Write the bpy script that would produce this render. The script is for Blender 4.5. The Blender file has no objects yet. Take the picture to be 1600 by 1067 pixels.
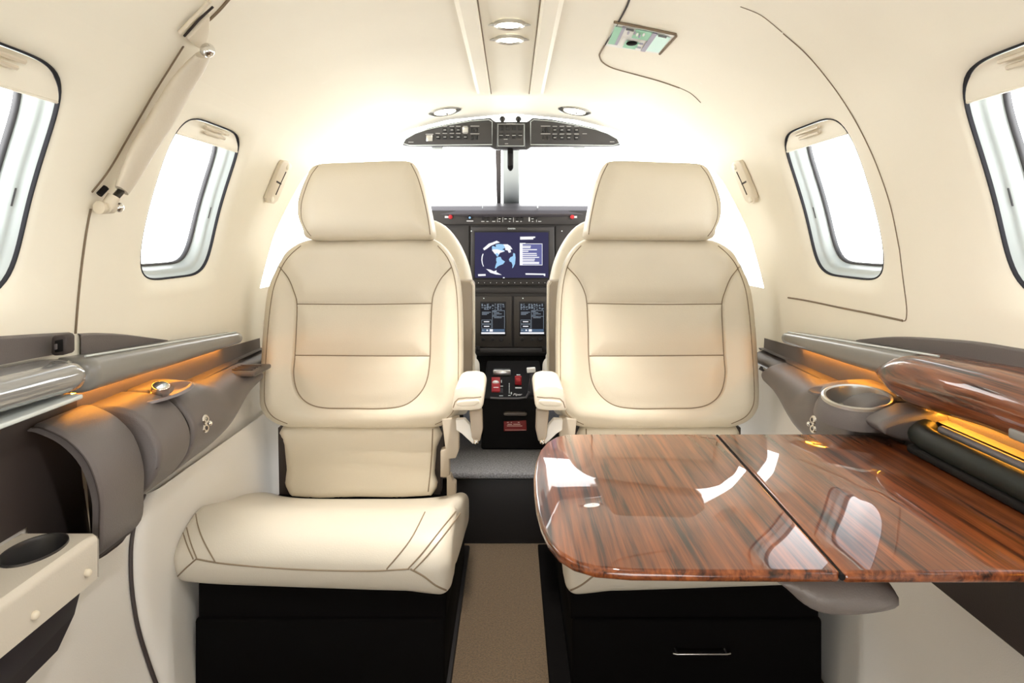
import bpy, bmesh, math, random
from mathutils import Vector, Matrix
from mathutils.bvhtree import BVHTree
from mathutils.geometry import delaunay_2d_cdt, tessellate_polygon

random.seed(7)
C = bpy.context.scene.collection
F, CX, HY, H = 1100.0, 800.0, 370.0, 0.80        # focal length (px of 1600), principal point, eye height
CAM = Vector((0, 0, H))

def V(x, y, z): return Vector((x, y, z + H))      # z measured from eye level
def W(px, py, Y): return Vector(((px - CX) / F * Y, Y, H + (HY - py) / F * Y))
def WZ(px, py, z):                                 # point of a level plane z below/above the eye
    Y = z * F / (HY - py)
    return Vector(((px - CX) / F * Y, Y, z + H))

# ------------------------------------------------------------------ materials
MATS = {}
def mat(name, col, rough=0.5, metal=0.0, bump=0.0, bscale=200.0, coat=0.0, var=0.0, emit=None, estr=0.0, spec=None, vscale=6.0, sheen=0.0):
    if name in MATS: return MATS[name]
    m = bpy.data.materials.new(name); m.use_nodes = True
    nt = m.node_tree; b = nt.nodes['Principled BSDF']
    b.inputs['Base Color'].default_value = (*col, 1)
    b.inputs['Roughness'].default_value = rough
    b.inputs['Metallic'].default_value = metal
    if coat: b.inputs['Coat Weight'].default_value = coat; b.inputs['Coat Roughness'].default_value = 0.03
    if sheen: b.inputs['Sheen Weight'].default_value = sheen
    if spec is not None: b.inputs['Specular IOR Level'].default_value = spec
    if emit is not None:
        b.inputs['Emission Color'].default_value = (*emit, 1); b.inputs['Emission Strength'].default_value = estr
    tc = nt.nodes.new('ShaderNodeTexCoord')
    if bump:
        n = nt.nodes.new('ShaderNodeTexNoise'); n.inputs['Scale'].default_value = bscale; n.inputs['Detail'].default_value = 4
        bp = nt.nodes.new('ShaderNodeBump'); bp.inputs['Strength'].default_value = bump; bp.inputs['Distance'].default_value = 0.002
        nt.links.new(tc.outputs['Object'], n.inputs['Vector']); nt.links.new(n.outputs['Fac'], bp.inputs['Height'])
        nt.links.new(bp.outputs['Normal'], b.inputs['Normal'])
    if var:
        n = nt.nodes.new('ShaderNodeTexNoise'); n.inputs['Scale'].default_value = vscale; n.inputs['Detail'].default_value = 6
        cr = nt.nodes.new('ShaderNodeValToRGB')
        cr.color_ramp.elements[0].position = .3; cr.color_ramp.elements[1].position = .7
        cr.color_ramp.elements[0].color = tuple(c * (1 - var) for c in col) + (1,)
        cr.color_ramp.elements[1].color = tuple(min(1, c * (1 + var)) for c in col) + (1,)
        nt.links.new(tc.outputs['Object'], n.inputs['Vector']); nt.links.new(n.outputs['Fac'], cr.inputs['Fac'])
        nt.links.new(cr.outputs['Color'], b.inputs['Base Color'])
    MATS[name] = m
    return m

def wood_mat():
    m = bpy.data.materials.new('rosewood'); m.use_nodes = True
    nt = m.node_tree; b = nt.nodes['Principled BSDF']; L = nt.links
    tc = nt.nodes.new('ShaderNodeTexCoord')
    mp = nt.nodes.new('ShaderNodeMapping'); mp.inputs['Scale'].default_value = (1, .03, 1); mp.inputs['Rotation'].default_value = (0, 0, -.10)
    L.new(tc.outputs['Object'], mp.inputs['Vector'])
    wob = nt.nodes.new('ShaderNodeTexNoise'); wob.inputs['Scale'].default_value = 22; wob.inputs['Detail'].default_value = 3
    L.new(mp.outputs['Vector'], wob.inputs['Vector'])
    add = nt.nodes.new('ShaderNodeVectorMath'); add.operation = 'MULTIPLY_ADD'
    add.inputs[1].default_value = (.035, .0, .035)
    L.new(wob.outputs['Color'], add.inputs[0]); L.new(mp.outputs['Vector'], add.inputs[2])
    n1 = nt.nodes.new('ShaderNodeTexNoise'); n1.inputs['Scale'].default_value = 62; n1.inputs['Detail'].default_value = 5; n1.inputs['Roughness'].default_value = .65
    L.new(add.outputs[0], n1.inputs['Vector'])
    n2 = nt.nodes.new('ShaderNodeTexNoise'); n2.inputs['Scale'].default_value = 260; n2.inputs['Detail'].default_value = 2
    L.new(add.outputs[0], n2.inputs['Vector'])
    mx = nt.nodes.new('ShaderNodeMath'); mx.operation = 'MULTIPLY_ADD'; mx.inputs[1].default_value = .3
    L.new(n2.outputs['Fac'], mx.inputs[0])
    sc = nt.nodes.new('ShaderNodeMath'); sc.operation = 'MULTIPLY'; sc.inputs[1].default_value = .75
    L.new(n1.outputs['Fac'], sc.inputs[0]); L.new(sc.outputs[0], mx.inputs[2])
    cr = nt.nodes.new('ShaderNodeValToRGB'); e = cr.color_ramp.elements
    e[0].position = .37; e[0].color = (.010, .003, .0015, 1)
    e[1].position = .66; e[1].color = (.28, .080, .023, 1)
    k = e.new(.43); k.color = (.045, .012, .005, 1)
    k = e.new(.50); k.color = (.13, .034, .011, 1)
    L.new(mx.outputs[0], cr.inputs['Fac']); L.new(cr.outputs['Color'], b.inputs['Base Color'])
    b.inputs['Roughness'].default_value = .35
    b.inputs['Coat Weight'].default_value = 1; b.inputs['Coat Roughness'].default_value = .015; b.inputs['Coat IOR'].default_value = 1.52; b.inputs['Specular IOR Level'].default_value = .15
    return m

def glass_mat():
    m = bpy.data.materials.new('clear_pane'); m.use_nodes = True
    nt = m.node_tree; nt.nodes.clear()
    o = nt.nodes.new('ShaderNodeOutputMaterial'); t = nt.nodes.new('ShaderNodeBsdfTransparent'); g = nt.nodes.new('ShaderNodeBsdfGlossy')
    t.inputs['Color'].default_value = (.97, .98, .98, 1); g.inputs['Roughness'].default_value = .02
    mx = nt.nodes.new('ShaderNodeMixShader'); mx.inputs[0].default_value = .03
    nt.links.new(t.outputs[0], mx.inputs[1]); nt.links.new(g.outputs[0], mx.inputs[2])
    nt.links.new(mx.outputs[0], o.inputs[0])
    return m

LINER = mat('cream_liner', (.84, .80, .69), .55, var=.015)
LINER2 = mat('cream_sidewall', (.71, .685, .64), .6, bump=.15, bscale=500)
LEATHER = mat('cream_leather', (.635, .575, .465), .42, bump=.12, bscale=420, var=.03)
LEATHERW = mat('ivory_leather', (.77, .72, .62), .45, bump=.1, bscale=420)
STITCH = mat('tan_thread', (.23, .175, .115), .8)
GREY = mat('taupe_leather', (.125, .110, .108), .45, bump=.2, bscale=600)
GREYD = mat('dark_taupe', (.045, .034, .032), .6, bump=.15, bscale=600)
RAILG = mat('satin_grey_rail', (.20, .195, .185), .32, coat=.25)
TAUPE = mat('taupe_plastic', (.42, .36, .29), .5)
BEIGEP = mat('beige_plastic', (.66, .59, .47), .45)
FRAMEG = mat('pale_grey_plastic', (.62, .67, .67), .35)
SEAL = mat('dark_seal', (.05, .05, .055), .5)
BLACK = mat('black_trim', (.0045, .0035, .0033), .75, spec=.2)
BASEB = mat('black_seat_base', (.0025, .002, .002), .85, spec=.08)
PANELB = mat('panel_charcoal', (.019, .0155, .0145), .55)
PANELK = mat('panel_black', (.008, .0065, .0065), .5, spec=.3)
OVERG = mat('overhead_charcoal', (.050, .048, .050), .45)
CHROME = mat('chrome', (.75, .74, .72), .12, metal=1)
STEEL = mat('brushed_steel', (.6, .6, .58), .3, metal=1)
WHITE = mat('white_paint', (.85, .85, .83), .5)
RED = mat('red_plastic', (.36, .010, .016), .4)
REDD = mat('dark_red_placard', (.22, .008, .008), .5)
CARPET = mat('brown_carpet', (.11, .07, .034), .95, bump=1.0, bscale=500, var=.45, vscale=260, sheen=.2)
CARPETG = mat('grey_carpet', (.22, .22, .235), .95, bump=1.0, bscale=500, var=.4, vscale=240)
SEAMC = mat('beige_gap', (.20, .15, .10), .8)
SEAMD = mat('dark_gap', (.03, .022, .018), .8)
WOOD = wood_mat()
GLASS = glass_mat()
LED = mat('amber_led', (1, .6, .2), .5, emit=(1, .36, .03), estr=48)
LAMP = mat('lamp_lens', (1, 1, .95), .4, emit=(1, .96, .86), estr=6)
def screen(name, col, s=1.0): return mat(name, (.004, .004, .005), .4, emit=col, estr=s, spec=.15)
SBLUE = screen('screen_navy', (.026, .024, .085), .9)
SLBLUE = screen('screen_periwinkle', (.14, .15, .38), .9)
SWHITE = screen('screen_white', (.95, .95, 1), 1.0)
SCYAN = screen('screen_sky', (.35, .62, .9), 1.0)
SBLACK = screen('screen_black', (.008, .008, .012), .8)
SGREY = screen('screen_grey', (.33, .40, .48), .8)

# ------------------------------------------------------------------ object helpers
ORG = {}
STORE = {}
def org(p): return ORG.get(p.name, Vector((0, 0, 0))) if p else Vector((0, 0, 0))

def mesh(name, vs, fs, m=None, parent=None, smooth=True, recalc=True, angle=None, weld=True):
    o0 = org(parent)
    me = bpy.data.meshes.new(name)
    bm = bmesh.new()
    bv = [bm.verts.new(Vector(v) - o0) for v in vs]
    for f in fs:
        try: bm.faces.new([bv[i] for i in f])
        except ValueError: pass
    if weld: bmesh.ops.remove_doubles(bm, verts=bm.verts, dist=1e-6)
    if recalc: bmesh.ops.recalc_face_normals(bm, faces=bm.faces)
    if angle:
        for e in bm.edges:
            if len(e.link_faces) == 2 and e.calc_face_angle(0) > angle: e.smooth = False
    for f in bm.faces: f.smooth = smooth
    bm.to_mesh(me); bm.free()
    o = bpy.data.objects.new(name, me); C.objects.link(o)
    if m: me.materials.append(m)
    if parent: o.parent = parent
    ORG[o.name] = o0
    STORE[o.name] = ([Vector(v) for v in vs], fs)
    return o

def thing(name, label, cat, loc, group=None):
    o = bpy.data.objects.new(name, None); o.empty_display_size = .05; C.objects.link(o)
    o.location = loc; ORG[o.name] = Vector(loc)
    o['label'] = label; o['category'] = cat
    if group: o['group'] = group
    return o
def tag(o, label, cat, group=None):
    o['label'] = label; o['category'] = cat
    if group: o['group'] = group
    return o
def struct(o):
    o['kind'] = 'structure'; return o

def grid(f, nu, nv):
    vs = [f(i / nu, j / nv) for i in range(nu + 1) for j in range(nv + 1)]
    fs = [(i * (nv + 1) + j, (i + 1) * (nv + 1) + j, (i + 1) * (nv + 1) + j + 1, i * (nv + 1) + j + 1) for i in range(nu) for j in range(nv)]
    return vs, fs
def join(*parts):
    vs, fs = [], []
    for v, f in parts:
        b = len(vs); vs += list(v); fs += [tuple(b + i for i in q) for q in f]
    return vs, fs

def catmull(pts, n=8, closed=False):
    P = [Vector(p) for p in pts]; out = []; N = len(P)
    segs = N if closed else N - 1
    for i in range(segs):
        if closed: a, b, c, d = P[i - 1], P[i], P[(i + 1) % N], P[(i + 2) % N]
        else: a, b, c, d = P[max(i - 1, 0)], P[i], P[i + 1], P[min(i + 2, N - 1)]
        for k in range(n):
            t = k / n
            out.append(.5 * ((2 * b) + (c - a) * t + (2 * a - 5 * b + 4 * c - d) * t * t + (3 * b - a - 3 * c + d) * t ** 3))
    if not closed: out.append(P[-1].copy())
    return out
def resample(pts, step, closed=False):
    P = list(pts) + ([pts[0]] if closed else [])
    L = [0]
    for a, b in zip(P, P[1:]): L.append(L[-1] + (b - a).length)
    n = max(3, int(L[-1] / step)); out = []; j = 0
    for i in range(n + (0 if closed else 1)):
        s = L[-1] * i / n
        while j < len(L) - 2 and L[j + 1] < s: j += 1
        t = (s - L[j]) / max(1e-9, L[j + 1] - L[j]); out.append(P[j].lerp(P[j + 1], t))
    return out

def tube_geo(pts, r, n=8, closed=False, flat=None, ref=None):
    P = [Vector(p) for p in pts]; N = len(P); vs, fs = [], []
    prev = None
    for i, p in enumerate(P):
        a = P[i - 1] if (i or closed) else P[0]; b = P[(i + 1) % N] if (i < N - 1 or closed) else P[-1]
        t = (b - a); t = t.normalized() if t.length > 1e-9 else Vector((0, 0, 1))
        if ref is not None: u = ref - t * ref.dot(t)
        elif prev is None: u = t.orthogonal()
        else: u = prev - t * prev.dot(t)
        u = u.normalized(); prev = u; w = t.cross(u)
        rr = r[i] if isinstance(r, (list, tuple)) else r
        for k in range(n):
            an = 2 * math.pi * k / n
            vs.append(p + u * (rr * (flat or 1) * math.cos(an)) + w * (rr * math.sin(an)))
    for i in range(N if closed else N - 1):
        for k in range(n):
            a, b = i * n, ((i + 1) % N) * n
            fs.append((a + k, a + (k + 1) % n, b + (k + 1) % n, b + k))
    if not closed:
        fs.append(tuple(range(n))); fs.append(tuple((N - 1) * n + k for k in range(n)))
    return vs, fs
def tube(name, pts, r, m, parent=None, n=8, closed=False, flat=None, ref=None):
    return mesh(name, *tube_geo(pts, r, n, closed, flat, ref), m, parent, angle=1.0)

def box_geo(lo, hi):
    x0, y0, z0 = lo; x1, y1, z1 = hi
    vs = [Vector(p) for p in ((x0, y0, z0), (x1, y0, z0), (x1, y1, z0), (x0, y1, z0), (x0, y0, z1), (x1, y0, z1), (x1, y1, z1), (x0, y1, z1))]
    return vs, [(0, 3, 2, 1), (4, 5, 6, 7), (0, 1, 5, 4), (1, 2, 6, 5), (2, 3, 7, 6), (3, 0, 4, 7)]
def bevel_mesh(name, vs, fs, m, parent=None, bev=.004, seg=3, lim=.5):
    bm = bmesh.new(); bv = [bm.verts.new(v) for v in vs]
    for f in fs: bm.faces.new([bv[i] for i in f])
    bmesh.ops.recalc_face_normals(bm, faces=bm.faces)
    ed = [e for e in bm.edges if len(e.link_faces) == 2 and e.calc_face_angle(0) > lim]
    if bev > 0 and ed: bmesh.ops.bevel(bm, geom=ed, offset=bev, segments=seg, profile=.5, affect='EDGES', clamp_overlap=True)
    bm.verts.index_update()
    v2 = [v.co.copy() for v in bm.verts]; f2 = [tuple(v.index for v in f.verts) for f in bm.faces]; bm.free()
    return mesh(name, v2, f2, m, parent, angle=.9)
def box(name, lo, hi, m, parent=None, bev=.004, seg=3): return bevel_mesh(name, *box_geo(lo, hi), m, parent, bev, seg)

def prism_geo(front, back):
    n = len(front); vs = list(front) + list(back)
    fs = [tuple(range(n)), tuple(range(2 * n - 1, n - 1, -1))] + [(i, (i + 1) % n, n + (i + 1) % n, n + i) for i in range(n)]
    return vs, fs
def prism_px(name, poly, Y, depth, m, parent=None, bev=.003, seg=2, fx=None, smooth=0):
    pts = [W(x, y, Y) for x, y in poly]
    if smooth: pts = catmull(pts, smooth, True)
    if fx: pts = [fx(p) for p in pts]
    return bevel_mesh(name, *prism_geo(pts, [p + Vector((0, depth, 0)) for p in pts]), m, parent, bev, seg)
def cyl_geo(c, axis, r, h, n=24, r2=None):
    axis = Vector(axis).normalized(); u = axis.orthogonal().normalized(); w = axis.cross(u); c = Vector(c)
    r2 = r if r2 is None else r2
    vs = [c + (u * math.cos(2 * math.pi * k / n) + w * math.sin(2 * math.pi * k / n)) * r for k in range(n)]
    vs += [c + axis * h + (u * math.cos(2 * math.pi * k / n) + w * math.sin(2 * math.pi * k / n)) * r2 for k in range(n)]
    return vs, [tuple(range(n)), tuple(range(2 * n - 1, n - 1, -1))] + [(k, (k + 1) % n, n + (k + 1) % n, n + k) for k in range(n)]
def cyl(name, c, axis, r, h, m, parent=None, n=24, r2=None, bev=0):
    if bev: return bevel_mesh(name, *cyl_geo(c, axis, r, h, n, r2), m, parent, bev, 2, .6)
    return mesh(name, *cyl_geo(c, axis, r, h, n, r2), m, parent, angle=.6)
def lathe(name, c, axis, prof, m, parent=None, n=32, sx=1.0, u=None):
    axis = Vector(axis).normalized(); u = (Vector(u) if u else axis.orthogonal()).normalized(); w = axis.cross(u); c = Vector(c)
    vs, fs = [], []
    for r, h in prof:
        for k in range(n):
            a = 2 * math.pi * k / n
            vs.append(c + axis * h + u * (r * sx * math.cos(a)) + w * (r * math.sin(a)))
    for i in range(len(prof) - 1):
        for k in range(n): fs.append((i * n + k, i * n + (k + 1) % n, (i + 1) * n + (k + 1) % n, (i + 1) * n + k))
    if prof[0][0] > 1e-4: pass
    return mesh(name, vs, fs, m, parent, angle=.7)
def ball(name, c, r, m, parent=None, n=16, sq=(1, 1, 1)):
    vs, fs = grid(lambda a, b: Vector(c) + Vector((r * sq[0] * math.sin(math.pi * a) * math.cos(2 * math.pi * b), r * sq[1] * math.sin(math.pi * a) * math.sin(2 * math.pi * b), r * sq[2] * math.cos(math.pi * a))), n // 2, n)
    return mesh(name, vs, fs, m, parent)

def ray_on(o, px, py, off=.0):
    key = '_bvh_' + o.name
    if key not in STORE: STORE[key] = BVHTree.FromPolygons(*[list(STORE[o.name][0]), [list(f) for f in STORE[o.name][1]]])
    d = Vector(((px - CX) / F, 1, (HY - py) / F)).normalized()
    loc, nor, idx, dist = STORE[key].ray_cast(CAM, d)
    if loc is None: return None
    return loc - d * off
def line_on(o, pts, off=.001, n=6):
    P = catmull([Vector((x, y, 0)) for x, y in pts], n)
    out = [ray_on(o, p.x, p.y, off) for p in P]
    return [p for p in out if p is not None]

# ------------------------------------------------------------------ cabin cross-section
SEC = [(0, .392), (.12, .390), (.25, .378), (.38, .345), (.477, .280), (.535, .2), (.585, .06), (.612, -.073), (.625, -.2), (.619, -.33), (.603, -.45), (.592, -.58), (.576, -.70), (.560, -.80), (.553, -.84)]
SP = [p.xy for p in catmull([Vector((a, b, 0)) for a, b in SEC], 10)]
SL = [0.0]
for a, b in zip(SP, SP[1:]): SL.append(SL[-1] + (b - a).length)
STOT = SL[-1]
def sec(s):
    s = max(0, min(STOT, s)); lo, hi = 0, len(SL) - 1
    while hi - lo > 1:
        md = (lo + hi) // 2
        if SL[md] <= s: lo = md
        else: hi = md
    t = (s - SL[lo]) / (SL[hi] - SL[lo]); p = SP[lo].lerp(SP[hi], t); d = (SP[hi] - SP[lo]).normalized()
    return p, d
def s_at_z(z):
    for i in range(len(SP) - 1):
        if SP[i].y >= z >= SP[i + 1].y: return SL[i] + (SL[i + 1] - SL[i]) * (SP[i].y - z) / max(1e-9, SP[i].y - SP[i + 1].y)
    return STOT
def s_at_x(x):
    for i in range(len(SP) - 1):
        if SP[i].x <= x <= SP[i + 1].x: return SL[i] + (SL[i + 1] - SL[i]) * (x - SP[i].x) / max(1e-9, SP[i + 1].x - SP[i].x)
    return 0
def half(z): return sec(s_at_z(z))[0].x
def surf(side, s, Y, off=0.0):                    # off > 0: into the cabin
    sg = 1 if s >= 0 else -1
    p, d = sec(abs(s)); n = Vector((d.y, -d.x))   # points inward for the right side
    x, z = p.x + n.x * off, p.y + n.y * off
    return V(side * sg * x, Y, z)
def wpx(px, py, off=0.0):                          # where the sight line through a pixel meets the liner
    a, b = (px - CX) / F, (HY - py) / F; side = 1 if a >= 0 else -1; a = abs(a)
    for i in range(len(SP) - 1):
        p, q = SP[i], SP[i + 1]; e = q - p
        den = a * e.y - b * e.x
        if abs(den) < 1e-12: continue
        t = (p.x * b - p.y * a) / den
        if -1e-6 <= t <= 1 + 1e-6:
            h = p + e * t
            Y = h.x / a if a > abs(b) else h.y / b
            if Y > 0: return surf(side, SL[i] + (SL[i + 1] - SL[i]) * t, Y, off)
    return None
def wline(pts, off=0.0, n=6):
    return [q for q in (wpx(p.x, p.y, off) for p in catmull([Vector((x, y, 0)) for x, y in pts], n)) if q is not None]

def ring_panel(f, rect, hole, rings=8, n=5.0, N=96, extra=(), roll=0.0):
    """surface patch f(u, v) over rect with a rounded opening; extra = [(scale_du, off)...] rings carried on into the opening"""
    u0, u1, v0, v1 = rect; cu, cv, au, av = hole
    th = sorted([2 * math.pi * k / N for k in range(N)] + [math.atan2(b - cv, a - cu) % (2 * math.pi) for a in (u0, u1) for b in (v0, v1)])
    def inner(t, da=0.0):
        c, s = math.cos(t), math.sin(t); aa, bb = au - da, av - da
        r = (abs(c / aa) ** n + abs(s / bb) ** n) ** (-1 / n); return cu + r * c, cv + r * s
    def outer(t):
        c, s = math.cos(t), math.sin(t); k = []
        if abs(c) > 1e-9: k.append(((u1 if c > 0 else u0) - cu) / c)
        if abs(s) > 1e-9: k.append(((v1 if s > 0 else v0) - cv) / s)
        r = min(k); return cu + r * c, cv + r * s
    vs, fs = [], []; M = len(th); rows = 0
    for j in range(rings + 1):
        w = (j / rings)
        for t in th:
            a, b = outer(t), inner(t, -.0)
            vs.append(f(a[0] + (b[0] - a[0]) * w, a[1] + (b[1] - a[1]) * w, -roll * max(0, (w - .55) / .45) ** 2))
        rows += 1
    for da, off in extra:
        for t in th: p = inner(t, da); vs.append(f(p[0], p[1], off))
        rows += 1
    for j in range(rows - 1):
        for k in range(M): fs.append((j * M + k, j * M + (k + 1) % M, (j + 1) * M + (k + 1) % M, (j + 1) * M + k))
    return vs, fs

# ------------------------------------------------------------------ room shell
S_C = s_at_x(.40); S_M = s_at_z(-.126); S_W0 = s_at_z(.205); S_W1 = s_at_z(-.082)
WINS = [(.025, .315), (.595, .885), (1.16, 1.45)]
Y_BACK = -.6
def yend(s):
    z = sec(s)[0].y
    T = [(-.126, 1.73), (0, 1.77), (.143, 1.86), (.25, 1.98), (.324, 2.1), (.40, 2.13)]
    for (a, b), (c, d) in zip(T, T[1:]):
        if z <= c: return b + (d - b) * max(0, (z - a)) / (c - a)
    return 2.13
def build_wall(side):
    parts = []
    cuts = [Y_BACK, .455, 1.02, 1.52]
    s0, s1 = S_W0 - .055, S_W1 + .055
    for (a, b), (w0, w1) in zip(zip(cuts, cuts[1:]), WINS):
        parts.append(ring_panel(lambda u, v, o: surf(side, v, u, o), (a, b, s0, s1), ((w0 + w1) / 2, (S_W0 + S_W1) / 2, (w1 - w0) / 2, (S_W1 - S_W0) / 2), 18, 5.0, 128,
                                [(.0018, -.0108), (.0040, -.0128), (.005, -.016)], .0092))
    parts.append(grid(lambda a, b: surf(side, S_C + (s0 - S_C) * b, Y_BACK + (1.52 - Y_BACK) * a), 40, 14))
    parts.append(grid(lambda a, b: surf(side, s1 + (STOT - s1) * b, Y_BACK + (1.52 - Y_BACK) * a), 40, 40))
    def fw(a, b):
        s = S_C + (S_M - S_C) * b; return surf(side, s, 1.52 + (yend(s) - 1.52) * a)
    parts.append(grid(fw, 16, 40))
    for c_ in cuts[1:]:                             # strips behind the joints
        parts.append(grid(lambda a, b: surf(side, S_C + .012 + (STOT - S_C - .012) * b, c_ - .012 + .024 * a, -.0025), 2, 160))
    for s_ in (s0, s1): parts.append(grid(lambda a, b: surf(side, s_ - .008 + .016 * b, Y_BACK + (1.53 - Y_BACK) * a, -.0025), 20, 2))
    def lip(a, b):                                  # return flange round the side-window opening
        s = S_C + (S_M - S_C) * b; return surf(side, s, yend(s) + .004 * math.sin(a * 1.5), -.05 * a)
    parts.append(grid(lip, 5, 40))
    parts.append(grid(lambda a, b: surf(side, S_M + (STOT - S_M) * b, 1.52 + (2.85 - 1.52) * a), 20, 30))
    return struct(mesh('wall_left' if side < 0 else 'wall_right', *join(*parts), LINER, angle=1.2, weld=False))
WL = build_wall(-1); WR = build_wall(1)

def yceil(s): return 1.95 + .15 * (s / S_C) ** 2
def arch2(t):                                      # headliner edge above the windscreen, t in -1..1
    T = [(0, .392), (.202, .372), (.323, .342), (.424, .300), (.47, .262)]
    x = abs(t) * .47
    for (a, b), (c, d) in zip(T, T[1:]):
        if x <= c + 1e-9: return V(math.copysign(x, t), 2.24, b + (d - b) * (x - a) / (c - a))
parts = [grid(lambda a, b: surf(1, S_C * (2 * b - 1), Y_BACK + (yceil(S_C * (2 * b - 1)) - Y_BACK) * a), 50, 60)]
def roof2(a, b):
    t = 2 * b - 1; p = surf(1, S_C * t, yceil(S_C * t)) + Vector((0, 0, .012)); q = arch2(t)
    r = p.lerp(q, a); r.z += .01 * math.sin(math.pi * a); return r
parts.append(grid(roof2, 12, 60))
parts.append(grid(lambda a, b: surf(1, S_C * (2 * b - 1), yceil(S_C * (2 * b - 1))) + Vector((0, 0, .012 * a)), 1, 60))
CEIL = struct(mesh('ceiling', *join(*parts), LINER, angle=1.2, weld=False))

# rails along the ceiling
for k, (x0, x1) in enumerate(((-.096, -.058), (.048, .086))):
    prof = [(x0, .0), (x0 + .010, -.010), (x1 - .004, -.014), (x1, -.012), (x1, .0)] if k == 0 else [(x1, .0), (x1 - .010, -.010), (x0 + .004, -.014), (x0, -.012), (x0, .0)]
    zc = .391
    vs, fs = grid(lambda a, b: V(prof[round(b * 4)][0], Y_BACK + (1.93 - Y_BACK) * a, zc + prof[round(b * 4)][1] * (1 - max(0, (a - .985) / .015))), 60, 4)
    o = struct(mesh('trim_%d' % (k + 1), vs, fs, LINER, angle=.5))
    tube('seam', [V(x1 + .001 if k == 0 else x0 - .001, Y_BACK + .03 * i * 2.0, .3905) for i in range(0, 43)], .0016, SEAMC, o, 6)

# floor, step, cockpit floor, front
struct(mesh('floor', *grid(lambda a, b: V(-.60 + 1.2 * b, Y_BACK + (1.9 - Y_BACK) * a, -.80), 4, 4), CARPET))
st = thing('spar_step', 'low dark step with grey carpet on top crossing the aisle behind the seats', 'step', V(0, 1.83, -.80))
box('riser', V(-.44, 1.835, -.80), V(.44, 1.99, -.63), PANELK, st, .004)
box('carpet_top', V(-.45, 1.825, -.629), V(.45, 2.62, -.612), CARPETG, st, .006)
struct(mesh('wall_front', *grid(lambda a, b: V(-.62 + 1.24 * b, 2.80, -.82 + .93 * a), 4, 4), BLACK))

struct(mesh('wall_back', *grid(lambda a, b: surf(1, STOT * (2 * b - 1), Y_BACK) if a == 1 else surf(1, STOT * (2 * b - 1), Y_BACK) * .0 + V(0, Y_BACK, -.2).lerp(surf(1, STOT * (2 * b - 1), Y_BACK), a), 8, 60), LINER))
# windows
def build_window(idx, side, w0, w1, shade=.05, detail=True):
    cu, cv, au, av = (w0 + w1) / 2, (S_W0 + S_W1) / 2, (w1 - w0) / 2, (S_W1 - S_W0) / 2
    def ring(da, off, N=120, n=5.0):
        out = []
        for k in range(N):
            t = 2 * math.pi * k / N; c, s = math.cos(t), math.sin(t); aa, bb = au - da, av - da
            r = (abs(c / aa) ** n + abs(s / bb) ** n) ** (-1 / n); out.append(surf(side, cv + r * s, cu + r * c, off))
        return out
    def rings(L):
        vs, fs = [], []
        for da, off in L: vs += ring(da, off)
        for j in range(len(L) - 1):
            for k in range(120): fs.append((j * 120 + k, j * 120 + (k + 1) % 120, (j + 1) * 120 + (k + 1) % 120, (j + 1) * 120 + k))
        return vs, fs
    w = struct(mesh('window_%d' % idx, *rings([(.0025, -.014), (.006, -.016), (.0085, -.024), (.012, -.028), (.016, -.029), (.018, -.036), (.021, -.042), (.023, -.049), (.023, -.056)]), mat('window_grey', (.50, .555, .56), .35)))
    mesh('gasket', *rings([(.0032, -.0125), (.0048, -.0108), (.0060, -.0125), (.0064, -.0165)]), mat('gasket_dark', (.035, .035, .04), .9, spec=.1), w)
    mesh('seal', *rings([(.0215, -.046), (.0255, -.045), (.0265, -.050), (.0255, -.054)]), SEAL, w)
    vs = [surf(side, cv, cu, -.052)] + ring(.024, -.052)
    mesh('pane', vs, [(0, 1 + k, 1 + (k + 1) % 120) for k in range(120)], GLASS, w)
    # shade pulled a little way down
    def sh(a, b):
        aa, bb = au - .0068, av - .0068
        bot = -av + shade; v = -bb + (bot + bb) * b ** 2
        wd = aa * max(0, 1 - abs(v / bb) ** 5) ** .2
        return surf(side, cv + v, cu + (-1 + 2 * a) * wd, -.012 - .004 * math.sin(math.pi * b) ** 2)
    s = mesh('shade', *grid(sh, 24, 30), LINER, w)
    mesh('shade_edge', *tube_geo([surf(side, cv - av + shade, cu + (au - .009) * (-1 + 2 * i / 30) * (1 - ((av - shade) / av) ** 5) ** .2, -.013) for i in range(31)], .0022, 6), LINER, w)
    for k in range(2):
        tube('shade_grip', [surf(side, cv - av + .014 + .009 * k, cu + (-.05 + .1 * i / 10) * (1 - .15 * k), -.009) for i in range(11)], .0030, BEIGEP, w, 6)
    if detail:
        tube('latch_slot', [surf(side, cv + .012 + .022 * i, w1 - .0135, -.0285) for i in range(2)], .0014, SEAL, w, 6)
    return w
n = 1
for side in (-1, 1):
    for i in (1, 2):
        build_window(n, side, *WINS[i], shade=.047 if i == 1 else .040); n += 1
# windows abreast of the camera (daylight only)
for side in (-1, 1): build_window(n, side, *WINS[0], shade=.047, detail=False); n += 1

# cockpit glazing
for side in (-1, 1):
    def fs_(a, b):
        s = S_C + (S_M - S_C) * b; return surf(side, s, yend(s) + (2.84 - yend(s)) * a, -.045)
    w = struct(mesh('window_%d' % n, *grid(fs_, 10, 12), GLASS)); n += 1
def sill(t): return V(.60 * t, 2.83 - .12 * t * t, .118)
for side in (-1, 1):
    w = struct(mesh('window_%d' % n, *grid(lambda a, b: arch2(side * (.03 + .97 * b)).lerp(sill(side * (.05 + .95 * b)), a), 8, 12), GLASS)); n += 1
post = struct(bevel_mesh('trim_3', *prism_geo([W(785, 229, 2.26), W(812, 229, 2.26), W(812, 318, 2.72), W(786, 318, 2.72)], [W(785, 229, 2.26) + Vector((0, .05, .02)), W(812, 229, 2.26) + Vector((0, .05, .02)), W(812, 318, 2.72) + Vector((0, .05, 0)), W(786, 318, 2.72) + Vector((0, .05, 0))]), FRAMEG, None, .004))
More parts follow.
